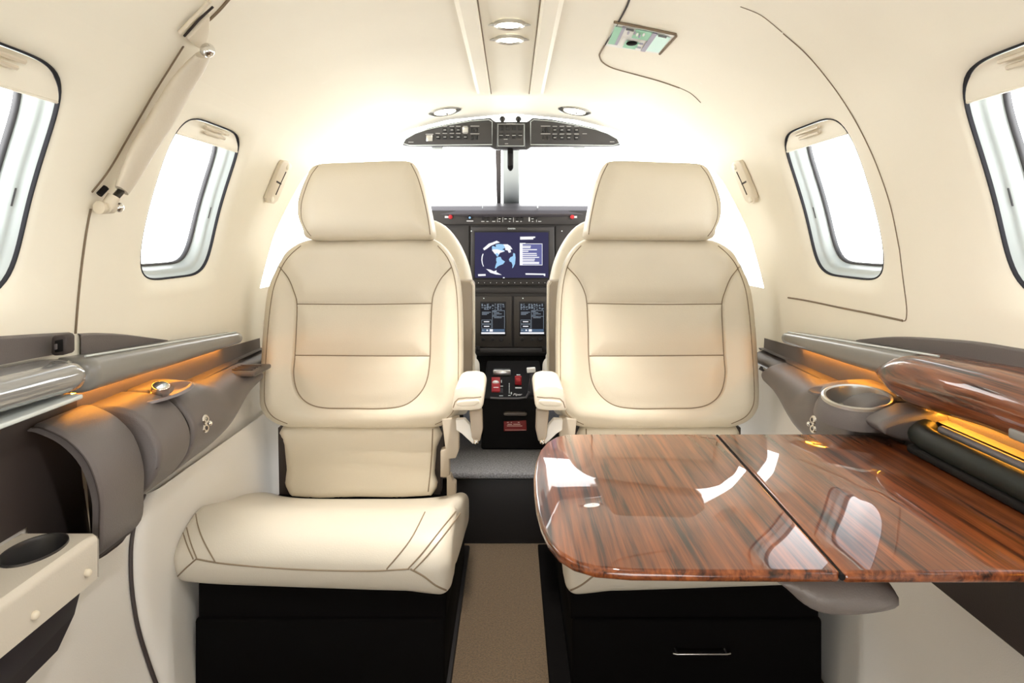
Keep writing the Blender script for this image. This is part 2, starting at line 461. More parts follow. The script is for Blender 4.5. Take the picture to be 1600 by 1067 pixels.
bevel_mesh('dark_strip', *prism_geo([W(774, 229, 2.27), W(783, 229, 2.27), W(783, 318, 2.73), W(776, 318, 2.73)], [W(774, 229, 2.27) + Vector((0, .02, .01)), W(783, 229, 2.27) + Vector((0, .02, .01)), W(783, 318, 2.73) + Vector((0, .02, 0)), W(776, 318, 2.73) + Vector((0, .02, 0))]), GREY, post, .002)

# seams of the liner
def wseam(parent, pts, r=.0016, m=SEAMC, off=.0006): return tube('seam', wline(pts, off), r, m, parent, 6)
wseam(WL, [(362, -8), (345, 12), (330, 27), (318, 37)], .0028, SEAMC)
wseam(WL, [(141, 326), (137, 345), (132, 375), (126, 420), (121, 470), (117, 521)], .0020, SEAMC)
wseam(WL, [(286, 72), (262, 110), (240, 145), (205, 205), (170, 265), (143, 300)], .0016, SEAMC)
wseam(WR, [(1224, 52), (1262, 86), (1300, 132), (1332, 180), (1360, 234), (1380, 284), (1394, 330), (1406, 390)], .0009, SEAMC)
wseam(WR, [(1406, 390), (1412, 440), (1417, 480), (1416, 499), (1411, 501)], .0008, SEAMC)
wseam(WR, [(1232, 465), (1262, 470), (1310, 480), (1360, 490), (1411, 501)], .0020, SEAMC)
wseam(CEIL, [(986, -10), (980, 8), (967, 33), (957, 50), (946, 69)], .0018, SEAMD)
wseam(CEIL, [(945, 70), (938, 82), (937, 88), (942, 97), (958, 106), (990, 115), (1030, 126), (1062, 137)], .0018, SEAMC)
wseam(CEIL, [(1062, 137), (1080, 146), (1095, 160)], .0008, SEAMC)
wseam(CEIL, [(1157, 10), (1190, 24), (1222, 50)], .0006, SEAMC)

# ------------------------------------------------------------------ ceiling fittings
for i, (px, Y, lab) in enumerate(((796, 1.29, 'round recessed reading light between the ceiling rails, nearer of two'), (796, 1.388, 'round recessed reading light between the ceiling rails, farther of two'))):
    x = (px - CX) / F * Y
    t = thing('reading_light', lab, 'ceiling light', V(x, Y, .390), 'reading lights between the ceiling rails')
    lathe('bezel', V(x, Y, .391), (0, 0, -1), [(.030, 0), (.0295, .004), (.026, .006), (.0235, .004), (.022, .001)], STEEL, t)
    lathe('lens', V(x, Y, .3905), (0, 0, -1), [(.0225, .0015), (.014, .0045), (.0002, .0055)], LAMP, t)
    for s in (-1, 1): cyl('tab', V(x + s * .029, Y, .3895), (s, 0, -.2), .004, .010, STEEL, t, 8, .001)
def on_ceiling2(px, py):
    return ray_on(CEIL, px, py)
for px, py, lab, tw in ((695, 172, 'oval eyeball cabin light in white headliner left of the overhead switch panel', -1), (898, 171, 'oval eyeball cabin light in white headliner right of the overhead switch panel', 1)):
    p = on_ceiling2(px, py) or W(px, py, 2.08)
    t = thing('eyeball_light', lab, 'ceiling light', p, 'eyeball lights in the cockpit headliner')
    ax = Vector((-tw * .12, -.25, -1)); u = Vector((1, 0, -tw * .16))
    lathe('bezel', p + ax * .001, ax, [(.030, -.003), (.029, .005), (.024, .008), (.020, .006)], STEEL, t, 32, 1.75, u)
    lathe('lens', p + ax * .001, ax, [(.0205, .006), (.012, .009), (.0003, .010)], LAMP, t, 32, 1.6, u)
    ball('screw', p + ax * .012 + Vector((.006, 0, 0)), .003, BLACK, t, 8)

# ------------------------------------------------------------------ overhead switch panel
YO = 2.20
oh = thing('overhead_switch_panel', 'dark winged switch panel hanging above the windscreen', 'switch panel', W(798, 205, YO))
lw = [(630, 224), (634, 217), (648, 209), (668, 202), (700, 195), (735, 189), (764, 187), (769, 190), (769, 226), (640, 227)]
rwg = [(968, 224), (964, 217), (950, 209), (930, 202), (898, 195), (862, 189), (834, 187), (829, 190), (829, 226), (958, 227)]
bevel_mesh('housing', *prism_geo([W(x, y, YO + .012) for x, y in [(628, 226), (640, 214), (668, 200), (700, 193), (740, 186), (766, 184), (774, 190), (824, 190), (832, 184), (860, 186), (898, 193), (930, 200), (958, 214), (970, 226), (958, 228), (830, 229), (824, 233), (774, 233), (766, 229), (640, 228)]],
           [W(x, y, YO + .012) + Vector((0, .035, .0)) for x, y in [(628, 226), (640, 214), (668, 200), (700, 193), (740, 186), (766, 184), (774, 190), (824, 190), (832, 184), (860, 186), (898, 193), (930, 200), (958, 214), (970, 226), (958, 228), (830, 229), (824, 233), (774, 233), (766, 229), (640, 228)]]), OVERG, oh, .002)
for nm, pl in (('left_face', lw), ('right_face', rwg)):
    f = prism_px(nm, pl, YO + .004, .012, OVERG, oh, .0015)
    tube('border', [W(x, y, YO + .003) for x, y in pl], .0014, FRAMEG, f, 6, True)
cf = prism_px('centre_face', [(776, 192), (821, 192), (821, 230), (776, 230)], YO - .006, .022, OVERG, oh, .002)
tube('border', [W(x, y, YO - .007) for x, y in [(778, 194), (819, 194), (819, 228), (778, 228)]], .0012, FRAMEG, cf, 6, True)
for px in (785, 810): ball('knob', W(px, 186, YO - .02), .0095, mat('knob_black', (.012, .010, .008), .3), oh, 14)
def px_box(name, x0, y0, x1, y1, Y, d, m, parent, bev=.0006): return box(name, W(x0, y1, Y - d), Vector((W(x1, y0, Y).x, Y + .003, W(x1, y0, Y).z)), m, parent, bev, 1)
def sw(x, y, wd, ht, m, face): return px_box('switch', x - wd / 2, y - ht / 2, x + wd / 2, y + ht / 2, YO + .003, .004, m, face)
SWK = mat('switch_black', (.012, .012, .013), .4)
marks = []
def dash(x0, y0, x1, y1, Y): marks.append(box_geo(W(x0, y1, Y), Vector((W(x1, y0, Y).x, Y + .001, W(x1, y0, Y).z))))
for s, xs in ((1, [695, 706, 716, 727]), (1, [684, 695, 706, 716, 727])):
    row = 203 if len(xs) == 4 else 214
    for x in xs:
        lit = (x == 727 and row == 203)
        sw(x, row, 9 if lit else 7.5, 8.5 if lit else 6, STEEL if lit else SWK, oh)
        dash(x - 3.5, row - 6.2, x + 3.5, row - 5.2, YO - .0012)
        if not lit: dash(x - 2, row - .5, x + 2, row + .4, YO - .002)
sw(671, 216, 10, 9, STEEL, oh); dash(665, 209.0, 677, 210.2, YO - .0012)
for row in (203, 215):
    for x in (738, 745): sw(x, row, 4, 6, SWK, oh)
    dash(735, row - 6.5, 749, row - 5.5, YO - .0012)
for row in (203, 215):
    for x in (849, 856): sw(x, row, 4, 6, SWK, oh)
    dash(845, row - 6.5, 860, row - 5.5, YO - .0012)
    for x in (867, 878, 889, 901): sw(x, row, 7.5, 6, SWK, oh); dash(x - 3.5, row - 6.2, x + 3.5, row - 5.2, YO - .0012); dash(x - 2, row - .5, x + 2, row + .4, YO - .002)
dash(910, 208.5, 917, 209.3, YO - .0012); dash(638, 221.5, 646, 222.5, YO - .0012); dash(953, 221, 960, 222, YO - .0012)
for row in (199, 212):
    for x in (783, 793, 803, 813): px_box('switch', x - 3, row - 3.5, x + 3, row + 4, YO - .006, .004, SWK, oh); dash(x - 2.8, row + (-5.2 if row == 199 else -1), x + 2.8, row + (-4.4 if row == 199 else -.2) , YO - .0115)
dash(791, 192.6, 806, 194.4, YO - .009); dash(787, 217, 793, 218, YO - .0115); dash(789, 224, 794, 225, YO - .009)
o = mesh('lettering', *join(*marks), mat('grey_lettering', (.42, .42, .42), .6), oh, smooth=False); o['kind'] = 'stuff'
for px, py, lab in ((683, 232, 'small grey clip on windscreen edge below the left wing of the overhead panel'), (905, 230, 'small grey clip on windscreen edge below the right wing of the overhead panel')):
    t = tag(box('visor_clip', W(px - 9, py + 2, 2.25), W(px + 9, py - 2.5, 2.25) + Vector((0, .04, 0)), FRAMEG, None, .003), lab, 'clip', 'visor clips above the windscreen')
cp = thing('compass', 'small black compass hanging from the windscreen centre post', 'compass', W(797, 250, 2.2))
prism_px('stem', [(793, 231), (802, 231), (802, 262), (799, 266), (796, 266), (793, 262)], 2.2, .03, BLACK, cp, .003)
prism_px('dial', [(794.5, 240), (800.5, 240), (800.5, 258), (794.5, 258)], 2.197, .004, PANELK, cp, .001)

# ------------------------------------------------------------------ circuit board behind an open ceiling cover
pc = thing('circuit_board', 'green and white circuit board exposed in an open ceiling recess', 'circuit board', wpx(1003, 58))
q = [Vector((961, 34, 0)), Vector((1056, 53, 0)), Vector((1031, 83, 0)), Vector((946, 70, 0))]
def pq(u, v, off):
    a = q[0].lerp(q[1], u); b = q[3].lerp(q[2], u); p = a.lerp(b, v); return wpx(p.x, p.y, off)
def patch(name, u0, v0, u1, v1, m, off, parent=pc, th=.002):
    vs, fs = grid(lambda a, b: pq(u0 + (u1 - u0) * a, v0 + (v1 - v0) * b, off), 4, 4)
    v2, f2 = grid(lambda a, b: pq(u0 + (u1 - u0) * a, v0 + (v1 - v0) * b, off - th), 4, 4)
    bnd = []
    return mesh(name, *join((vs, fs), (v2, f2)), m, parent, smooth=False)
PGREEN = mat('board_green', (.30, .62, .44), .5); PTEAL = mat('board_aqua', (.62, .90, .85), .4); PMAUVE = mat('board_mauve', (.35, .34, .45), .5)
patch('backing', 0, 0, 1, 1, WHITE, .002)
patch('green_area', .02, .10, .14, .86, PGREEN, .004)
patch('green_area', .36, .05, .64, .45, PGREEN, .004)
patch('green_area', .30, .60, .55, .92, PGREEN, .004)
patch('aqua_area', .72, .12, .96, .90, PTEAL, .004)
patch('grey_track', .64, .06, .72, .95, PMAUVE, .0045)
patch('grey_track', .14, .05, .19, .85, PMAUVE, .0045)
for i in range(7):
    u, v = (.20 + .05 * i, .12 + .05 * (i % 3)); patch('chip', u, v, u + .03, v + .10, PMAUVE if i % 2 else WHITE, .007)
for i in range(5): patch('chip', .52 + .02 * (i % 2), .46 + .09 * i, .60, .51 + .09 * i, PMAUVE if i % 2 else WHITE, .007)
patch('chip', .20, .04, .33, .10, SEAL, .007)
patch('slot', .74, .06, .88, .11, SEAL, .007)
p = pq(.39, .52, .011); ball('buzzer', p, .011, BLACK, pc, 14, (1, 1, .35))
tube('recess_edge', [pq(u, v, .002) for u, v in ((-.02, -.03), (.5, -.04), (1.0, -.03), (1.02, .05), (1.0, .99))], .0026, SEAMC, pc, 6)

# ------------------------------------------------------------------ door strut (left)
ds = thing('door_strut', 'padded cream support strut hung diagonally beside the left door opening', 'strut', wpx(150, 318, .02))
cl = [(300, 66, 23), (286, 86, 32), (260, 122, 38), (226, 180, 42), (198, 225, 41), (178, 263, 35), (164, 290, 26)]
P, R = [], []
for x, y, w in cl:
    p = wpx(x, y, .025); P.append(p); R.append(w * .78 / F * p.y)
n_ = len(P); PP = catmull(P, 6); RR = []
for i in range(n_ - 1):
    for k in range(6): RR.append(R[i] + (R[i + 1] - R[i]) * k / 6)
RR.append(R[-1])
tube('padded_cover', PP, RR, TAUPE if False else mat('strut_cover', (.60, .54, .44), .5, bump=.1, bscale=300), ds, 16, False, .42, Vector((.8, 0, -.6)))
tube('rod', [wpx(164, 291, .024), wpx(153, 303, .024)], .0055, mat('rod_dark', (.05, .045, .04), .25, metal=.8), ds, 10)
tube('rod', [wpx(153, 289, .012), wpx(144, 301, .010)], .0045, BLACK, ds, 8)
tube('end_fitting', [wpx(155, 300, .022), wpx(147, 316, .02), wpx(143, 318, .02)], [.009, .010, .009], BEIGEP, ds, 12)
tube('clevis', [wpx(138, 320, .015), wpx(156, 318, .018)], .0095, BEIGEP, ds, 12)
ball('end_bolt', wpx(160, 317, .024), .0075, CHROME, ds, 12)
pl = [(279, 45), (287, 50), (303, 30), (321, 12), (320, 38), (313, 68), (300, 68), (290, 60)]
bevel_mesh('bracket', *prism_geo([wpx(x, y, .014) for x, y in [(284, 50), (320, 12), (319, 40), (310, 70), (296, 62)]], [wpx(x, y, .004) for x, y in [(284, 50), (320, 12), (319, 40), (310, 70), (296, 62)]]), BEIGEP, ds, .002)
tube('slide_track', [wpx(276, 46, .006), wpx(296, 25, .006), wpx(324, -4, .006)], .0032, BEIGEP, ds, 8)
tube('slide_slot', [wpx(282, 50, .008), wpx(305, 24, .008), wpx(328, 3, .008)], .0018, SEAMD, ds, 6)
ball('pivot_bolt', wpx(301, 50, .034), .0105, CHROME, ds, 16)

# ------------------------------------------------------------------ wall clips by the cockpit
for side, lab in ((-1, 'cream slotted clip screwed to the left pillar beside the headrest'), (1, 'cream slotted clip screwed to the right pillar beside the headrest')):
    mx = lambda x: x if side < 0 else 1598 - x
    t = thing('belt_clip', lab, 'clip', wpx(mx(432), 285), 'slotted clips on the pillars')
    pl = [(438, 249), (447, 251), (451, 258), (428, 312), (422, 317), (413, 315), (411, 308), (434, 254)]
    bevel_mesh('plate', *prism_geo([wpx(mx(x), y, .010) for x, y in pl], [wpx(mx(x), y, .0) for x, y in pl]), BEIGEP, t, .002, 2)
    tube('slot', [wpx(mx(x), y, .0105) for x, y in ((440, 266), (432, 283), (424, 302))], .0022, SEAMD, t, 6)
    tube('notch', [wpx(mx(x), y, .0105) for x, y in ((425, 281), (432, 285))], .0024, SEAMD, t, 6)
    for x, y in ((443, 258), (418, 309)): ball('screw', wpx(mx(x), y, .011), .0075, LINER, t, 12, (.6, 1, 1))

# lower side walls are upholstered in a greyer cream
for wl in (WL, WR):
    wl.data.materials.append(LINER2)
    for p_ in wl.data.polygons:
        if p_.center.z - H < -.30: p_.material_index = 1

# ------------------------------------------------------------------ dado, rails, consoles
def wpatch(name, top, bot, m, parent=None, off=.005, n=60):
    T = resample(catmull([Vector((x, y, 0)) for x, y in top], 8), 1e9 if False else 2.0); B = resample(catmull([Vector((x, y, 0)) for x, y in bot], 8), 2.0)
    def at(L, a):
        k = a * (len(L) - 1); i = min(int(k), len(L) - 2); return L[i].lerp(L[i + 1], k - i)
    def f(a, b):
        p = at(T, a).lerp(at(B, a), b)
        e = min(1, b * 12) ; return wpx(p.x, p.y, off * math.sqrt(max(0, 1 - (1 - e) ** 2)))
    return mesh(name, *grid(f, n, 24), m, parent)
dd = thing('door_dado', 'dark grey upholstered strip with inset latch along the left cabin door', 'trim strip', wpx(60, 555))
wpatch('panel', [(-120, 531), (0, 525), (50, 522), (108, 519)], [(-120, 592), (0, 568), (63, 556), (108, 549)], GREY, dd, .006)
lt = prism_px('latch_frame', [(80, 528), (84, 524), (99, 523), (103, 527), (103, 551), (99, 555), (84, 556), (79, 553)], .925, .02, GREYD, dd, .002, fx=None)
prism_px('latch_recess', [(85, 532), (98, 530), (98, 549), (85, 551)], .924, .006, BLACK, lt, .001)
prism_px('latch_tab', [(84, 538), (89, 537), (89, 546), (84, 547)], .923, .006, GREY, lt, .001)
tag(wpatch('dado_panel', [(121, 521), (150, 520), (190, 522), (230, 527), (258, 531)], [(121, 553.5), (150, 549), (190, 542.5), (230, 536.5), (258, 532.3)], GREY, None, .005),
    'dark grey tapering dado strip above the left rail ahead of the door seam', 'trim strip')
tag(wpatch('dado_panel', [(1342, 531), (1350, 529.5), (1400, 526), (1460, 528), (1530, 534), (1600, 545), (1700, 560)], [(1342, 532.5), (1370, 536.5), (1410, 542.5), (1479, 558), (1554, 568), (1648, 588), (1700, 598)], GREY, None, .005),
    'long dark grey dado strip on the right wall above the wooden rail', 'trim strip')

def rail_geo(side, st, pw=.55):
    """st: (Y, z top, z bottom, x inner, bulge) stations"""
    vs, fs = [], []; K = 14
    for Y, zt, zb, xi, xo in st:
        zm, hz = (zt + zb) / 2, (zt - zb) / 2
        for k in range(K + 1):
            a = -math.pi / 2 + math.pi * k / K
            vs.append(V(side * (xo - (xo - xi) * max(0, math.cos(a)) ** pw), Y, zm + hz * math.sin(a)))
        vs.append(V(side * (xo + .0), Y, zm))
    L = K + 2
    for i in range(len(st) - 1):
        for k in range(L): fs.append((i * L + k, i * L + (k + 1) % L, (i + 1) * L + (k + 1) % L, (i + 1) * L + k))
    fs.append(tuple(range(L))); fs.append(tuple((len(st) - 1) * L + k for k in range(L)))
    return vs, fs
def lerp_st(A, n=16):
    out = []
    for a, b in zip(A, A[1:]):
        for i in range(n): out.append(tuple(x + (y - x) * i / n for x, y in zip(a, b)))
    return out + [A[-1]]
def far_rail(side, y0=.955):
    return rail_geo(side, [(y0, -.180, -.200, .60, .622), (y0 + .004, -.170, -.211, .580, .622)] + lerp_st([(y0 + .012, -.166, -.215, .572, .622), (1.25, -.186, -.225, .579, .622), (1.535, -.208, -.233, .588, .622)]) + [(1.545, -.214, -.229, .596, .622)], .32)
for side, lab in ((-1, 'satin grey rail along the left wall ahead of the door'), (1, 'satin grey rail along the right wall running into the wooden trim')):
    r = thing('armrest_rail', lab, 'rail', V(side * .6, 1.25, -.2))
    mesh('rail', *far_rail(side), RAILG, r, angle=.9)
    tube('highlight_edge', [V(side * (.588 + .013 * i / 20 * 0 + .012 * i / 20), .97 + .56 * i / 20, -.1645 - .0425 * i / 20) for i in range(21)], .0016, FRAMEG, r, 6)  # pale tube painting the highlight along the rail's top edge
    mesh('light_strip', *tube_geo([V(side * .613, .98 + .52 * i / 20, -.2175 - .0165 * i / 20) for i in range(21)], .0018, 6), LED, r)
dr = thing('door_rail', 'glossy grey rounded grab rail on the left cabin door', 'rail', V(-.6, .7, -.18))
mesh('rail', *rail_geo(-1, lerp_st([(.35, -.140, -.192, .556, .625), (.70, -.150, -.198, .556, .622), (.925, -.160, -.207, .560, .622)]) + [(.935, -.166, -.202, .568, .622), (.940, -.178, -.192, .59, .622)]), mat('gloss_grey_rail', (.22, .22, .215), .10, coat=1), dr, angle=.9)
bevel_mesh('lower_strip', *box_geo(Vector((-.620, .35, H - .2125)), Vector((-.563, .925, H - .2065))), FRAMEG, dr, .002)

wt = thing('wood_trim', 'curved glossy dark wood armrest trim on the right wall', 'trim', V(.6, .9, -.2))
stn = []
for i in range(41):
    t = i / 40; Y = 1.155 - .75 * t
    w = min(1, (t / .20)) ; w = math.sin(w * math.pi / 2)
    cz = -.216 + (.018) * min(1, t / .4); hz = .004 + .036 * w
    stn.append((Y, cz + hz, cz - hz, .596 - .040 * w ** .8, .624))
mesh('veneer', *rail_geo(1, stn), WOOD, wt, angle=.9)
bevel_mesh('grey_insert', *box_geo(V(.557, .45, -.226), V(.575, .792, -.214)), RAILG, wt, .003)
mesh('light_strip', *tube_geo([V(.615, y_, c_ - h_) for y_, c_, h_ in [(q_[0], (q_[1] + q_[2]) / 2, (q_[1] - q_[2]) / 2 - .0005) for q_ in stn if q_[0] < 1.06]], .0022, 6), mat('amber_led_bright', (1, .6, .2), .5, emit=(1, .40, .035), estr=95), wt)

FR = [(.628, 0), (.60, 0), (.565, .035), (.538, .14), (.518, .34), (.513, .54), (.525, .76), (.560, 1.0), (.60, 1.05)]
FRC = catmull([Vector((a, b, 0)) for a, b in FR], 4)
def cons_geo(side, y0, y1, zt_f, zb_f, n=40, dx_f=lambda Y: 0, cap=.004):
    L = len(FRC); vs, fs = [], []
    ys = [y0, y0 + .002, y0 + .006] + [y0 + .006 + (y1 - y0 - .012) * i / n for i in range(1, n)] + [y1 - .006, y1 - .002, y1]
    ins = [.006, .0018, 0] + [0] * (n - 1) + [0, .0018, .006]
    for Y, e in zip(ys, ins):
        zt, zb, dx = zt_f(Y), zb_f(Y), dx_f(Y)
        for p in FRC: vs.append(V(side * (p.x + dx * (1 if p.x < .59 else .2) + (e if p.x < .6 else 0)), Y, zt - p.y * (zt - zb) - (e if p.y < .6 else -e)))
    for i in range(len(ys) - 1):
        for k in range(L - 1): fs.append((i * L + k, i * L + k + 1, (i + 1) * L + k + 1, (i + 1) * L + k))
    fs.append(tuple(range(L))); fs.append(tuple((len(ys) - 1) * L + k for k in range(L)))
    return vs, fs
def sstep(a, b, x): t = max(0, min(1, (x - a) / (b - a))); return t * t * (3 - 2 * t)
ztC = lambda Y: -.247 - .026 * sstep(1.21, 1.33, Y)
zbC = lambda Y: -.392 + .006 * sstep(1.03, 1.3, Y) + .062 * sstep(1.25, 1.62, Y)
dxC = lambda Y: .03 * sstep(1.25, 1.50, Y) + .046 * sstep(1.535, 1.562, Y)
lc = thing('side_console', 'grey leather ledge on the left wall with chrome knob and jack', 'console', V(-.6, 1.3, -.4))
LCB = mesh('ledge', *cons_geo(-1, 1.135, 1.74, ztC, zbC, 60, dxC), GREY, lc, angle=.9)
LCE = mesh('ledge_end', *cons_geo(-1, 1.024, 1.127, ztC, zbC, 14), GREY, lc, angle=.9)
# seam filler between the two ledge pieces
mesh('gap_filler', *cons_geo(-1, 1.12, 1.142, lambda Y: ztC(Y) - .005, lambda Y: zbC(Y) + .004, 4, lambda Y: .006), BLACK, lc)
rc = thing('side_console', 'grey leather ledge on the right wall with chrome cup holder', 'console', V(.6, 1.3, -.4))
RCB = mesh('ledge', *cons_geo(1, 1.076, 1.74, ztC, zbC, 70, dxC), GREY, rc, angle=.9)
FR2 = FR
RCE = mesh('ledge_end', *cons_geo(1, .35, 1.068, lambda Y: -.262, lambda Y: -.452 , 30, lambda Y: .068), GREY, rc, angle=.9)
bevel_mesh('shaded_console_side', *prism_geo([V(.552, .36, -.325), V(.552, .94, -.325), V(.548, .955, -.40), V(.553, .935, -.458), V(.555, .36, -.452)], [V(.60, .36, -.325), V(.60, .94, -.325), V(.60, .955, -.40), V(.59, .935, -.46), V(.59, .36, -.455)]), GREYD, rc, .004)  # console side below the table, shade put into its dark colour
tube('slot_bar', [V(.566, .36, -.277), V(.566, .955, -.277), V(.572, .985, -.277), V(.590, 1.0, -.275)], .0165, mat('slot_black', (.010, .013, .010), .5, spec=.25), rc, 14)
box('slot_floor', V(.548, .36, -.2985), V(.59, .98, -.288), BLACK, rc, .004)
tube('slot_lip', [V(.583, .36, -.262), V(.583, .955, -.262)], .006, GREY, rc, 10)

for sd, par in ((-1, lc), (1, rc)):
    y0 = .95 if sd < 0 else .40
    mesh('recess_panel', *grid(lambda a, b: surf(sd, s_at_z(-.217 - .024 * max(0, y0 + (1.735 - y0) * a - .955) / .58) * (1 - b) + s_at_z(-.285) * b, y0 + (1.735 - y0) * a, .003), 40, 4), GREY, par)
mesh('ledge_end', *cons_geo(1, 1.003, 1.070, lambda Y: -.250, lambda Y: -.294, 10, lambda Y: .012), GREY, rc, angle=.9)
def onl(o, px, py, off=0): return ray_on(o, px, py, off)
# left knob recess, vent, jacks
p = onl(LCB, 248, 617)
kr = lathe('knob_recess', p + Vector((0, 0, .001)), (-.1, -.12, 1), [(.046, .000), (.044, .004), (.041, .004), (.036, -.001), (.020, -.003), (.0003, -.003)], mat('lilac_grey', (.19, .17, .185), .35), lc, 32, 1.35, (.25, 1, .1))
kb = cyl('knob', p + Vector((.002, 0, .002)), (.25, -.25, 1), .015, .016, CHROME, lc, 24, .0135, bev=.002)
cyl('knob_base', p + Vector((-.004, -.004, -.002)), (.25, -.25, 1), .012, .007, STEEL, lc, 20)
p = onl(LCB, 386, 579)
if p:
    v = box('vent', p + Vector((-.035, -.05, -.004)), p + Vector((.035, .05, .006)), mat('vent_taupe', (.10, .085, .075), .5), lc, .004)
    for k in range(4): box('vent_slat', p + Vector((-.022, -.03 + .016 * k, .005)), p + Vector((.022, -.024 + .016 * k, .0085)), GREYD, v, .001, 1)
def jack(o, px, py, parent):
    p = onl(o, px, py); 
    if p is None: return
    s = 1 if p.x > 0 else -1
    ax = Vector((-s, -.35, .25))
    for dz in (-.0075, .0075):
        q = p + Vector((0, .0, dz))
        lathe('jack', q - ax.normalized() * .002, ax, [(.0075, 0), (.0075, .004), (.0055, .006), (.0035, .006), (.003, .001), (.0002, .001)], CHROME, parent, 16)
    ball('jack_switch', p + ax.normalized() * .006 + Vector((-s * .004, 0, 0)), .0042, CHROME, parent, 10)
jack(LCB, 320, 662, lc); jack(RCB, 1272, 663, rc)
# right cup holder
ctr = WZ(1340, 622, -.2515); ax = Vector((-.07, -.15, 1))
lathe('cup_collar', ctr, ax, [(.064, -.028), (.061, -.016), (.057, -.008), (.0535, -.002), (.050, .0)], GREY, rc, 40, 1.0)
lathe('cup_holder', ctr, ax, [(.0525, -.002), (.052, .003), (.049, .0045), (.0455, .003), (.0445, -.002), (.044, -.020), (.042, -.024), (.0003, -.024)], STEEL, rc, 40, 1.0)
p = onl(RCB, 1283, 612)
if p: lathe('thumb_recess', p, (-.1, -.1, 1), [(.022, .0005), (.019, .003), (.014, .002), (.0003, -.001)], GREY, rc, 24)

# door pocket (near left) and drinks shelf
FA = [(.612, -.240), (.598, -.241), (.567, -.256), (.541, -.284), (.527, -.325), (.526, -.365), (.530, -.405), (.56, -.43), (.590, -.445)]
FAC = catmull([Vector((a, b, 0)) for a, b in FA], 4)
dp = thing('door_pocket', 'grey leather covered open pocket on the left cabin door', 'pocket', V(-.58, .95, -.42))
def shell(y0, y1, e0, name, m, edge=.004):
    L = len(FAC); vs, fs = [], []; ys = [(y0, e0 + edge), (y0 + .003, e0 + .001), (y0 + .008, e0), (y1 - .008, e0), (y1 - .002, e0 + .003), (y1, e0 + .010)]
    for Y, e in ys:
        for i, q_ in enumerate(FAC):
            a = FAC[max(i - 1, 0)]; b = FAC[min(i + 1, L - 1)]; d = (b - a).normalized(); nrm = Vector((-d.y, d.x, 0))
            if nrm.x < 0 and nrm.y < 0: nrm = -nrm
            vs.append(V(-(q_.x - nrm.x * -e if False else q_.x + abs(nrm.x) * e), Y, q_.y - max(0, abs(nrm.y)) * e))
    for i in range(len(ys) - 1):
        for k in range(L - 1): fs.append((i * L + k, i * L + k + 1, (i + 1) * L + k + 1, (i + 1) * L + k))
    fs.append(tuple((len(ys) - 1) * L + k for k in range(L)))
    return mesh(name, vs, fs, m, dp, angle=.9)
shell(.900, 1.013, 0, 'cover', GREY)
shell(.903, 1.005, .011, 'lining', GREYD, .0)
L_ = len(FAC)
rim = [V(-(q_.x + .003), .900, q_.y - .004) for q_ in FAC]; rim2 = [V(-(q_.x + .012), .902, q_.y - .010) for q_ in FAC]
mesh('rim', rim + rim2, [(k, k + 1, L_ + k + 1, L_ + k) for k in range(L_ - 1)], GREY, dp)
tube('stitched_edge', [v + Vector((.002, -.001, 0)) for v in rim], .0012, GREYD, dp, 6)
mesh('back_wall', *grid(lambda a, b: surf(-1, s_at_z(-.216) + (s_at_z(-.366) - s_at_z(-.216)) * b, .36 + .645 * a, .004), 10, 12), mat('pocket_brown', (.035, .026, .024), .6), dp)
mesh('back_wall', *grid(lambda a, b: surf(-1, s_at_z(-.36) + (s_at_z(-.445) - s_at_z(-.36)) * b, .886 + .12 * a, .004), 4, 6), MATS['pocket_brown'], dp)

sh = thing('drink_shelf', 'cream drink shelf with recessed cup holder on the left cabin door', 'shelf', V(-.57, .65, -.42))
zt = -.370
pts = ring_panel(lambda u, v, o: V(u, v, zt + o), (-.612, -.523, .30, .878), (-.564, .831, .0305, .045), 6, 2.0, 48, [(.001, -.002), (.002, -.008)])
side_ = grid(lambda a, b: V(-.523 + .006 * math.sin(math.pi / 2 * min(1, b * 8)) - .0, .30 + .578 * a, zt - .056 * b + 0), 20, 16)
end_ = grid(lambda a, b: V(-.612 + (.612 - .5175) * a - (.0055 * (1 - min(1, b * 8)) if a > .9 else 0), .878 + .004 * math.sin(min(1, b * 8) * 1.57), zt - .056 * b), 12, 12)
mesh('shelf_body', *join(pts, side_, end_), mat('cream_shelf', (.62, .57, .49), .5, bump=.1, bscale=400), sh, angle=.8)
lathe('cup_holder', V(-.564, .831, zt), (0, 0, 1), [(.0455, -.001), (.0445, .0025), (.0425, .002), (.0405, -.002), (.040, -.045), (.036, -.050), (.0003, -.050)], mat('dark_cup', (.035, .033, .033), .3), sh, 40, .68, (1, 0, 0))
for x, y in ((137, 895), (55, 961)):
    Y = .515 / ((CX - x) / F); ball('rivet', W(x, y, Y), .0048, BEIGEP, sh, 12)
bevel_mesh('slot_panel', *prism_geo([V(-.530, .30, -.428), V(-.530, .87, -.428), V(-.545, .878, -.470), V(-.548, .85, -.500), V(-.548, .30, -.535)], [V(-.60, .30, -.428), V(-.60, .87, -.428), V(-.60, .878, -.470), V(-.59, .85, -.505), V(-.585, .30, -.54)]), mat('slot_purple', (.03, .026, .032), .5), sh, .002)

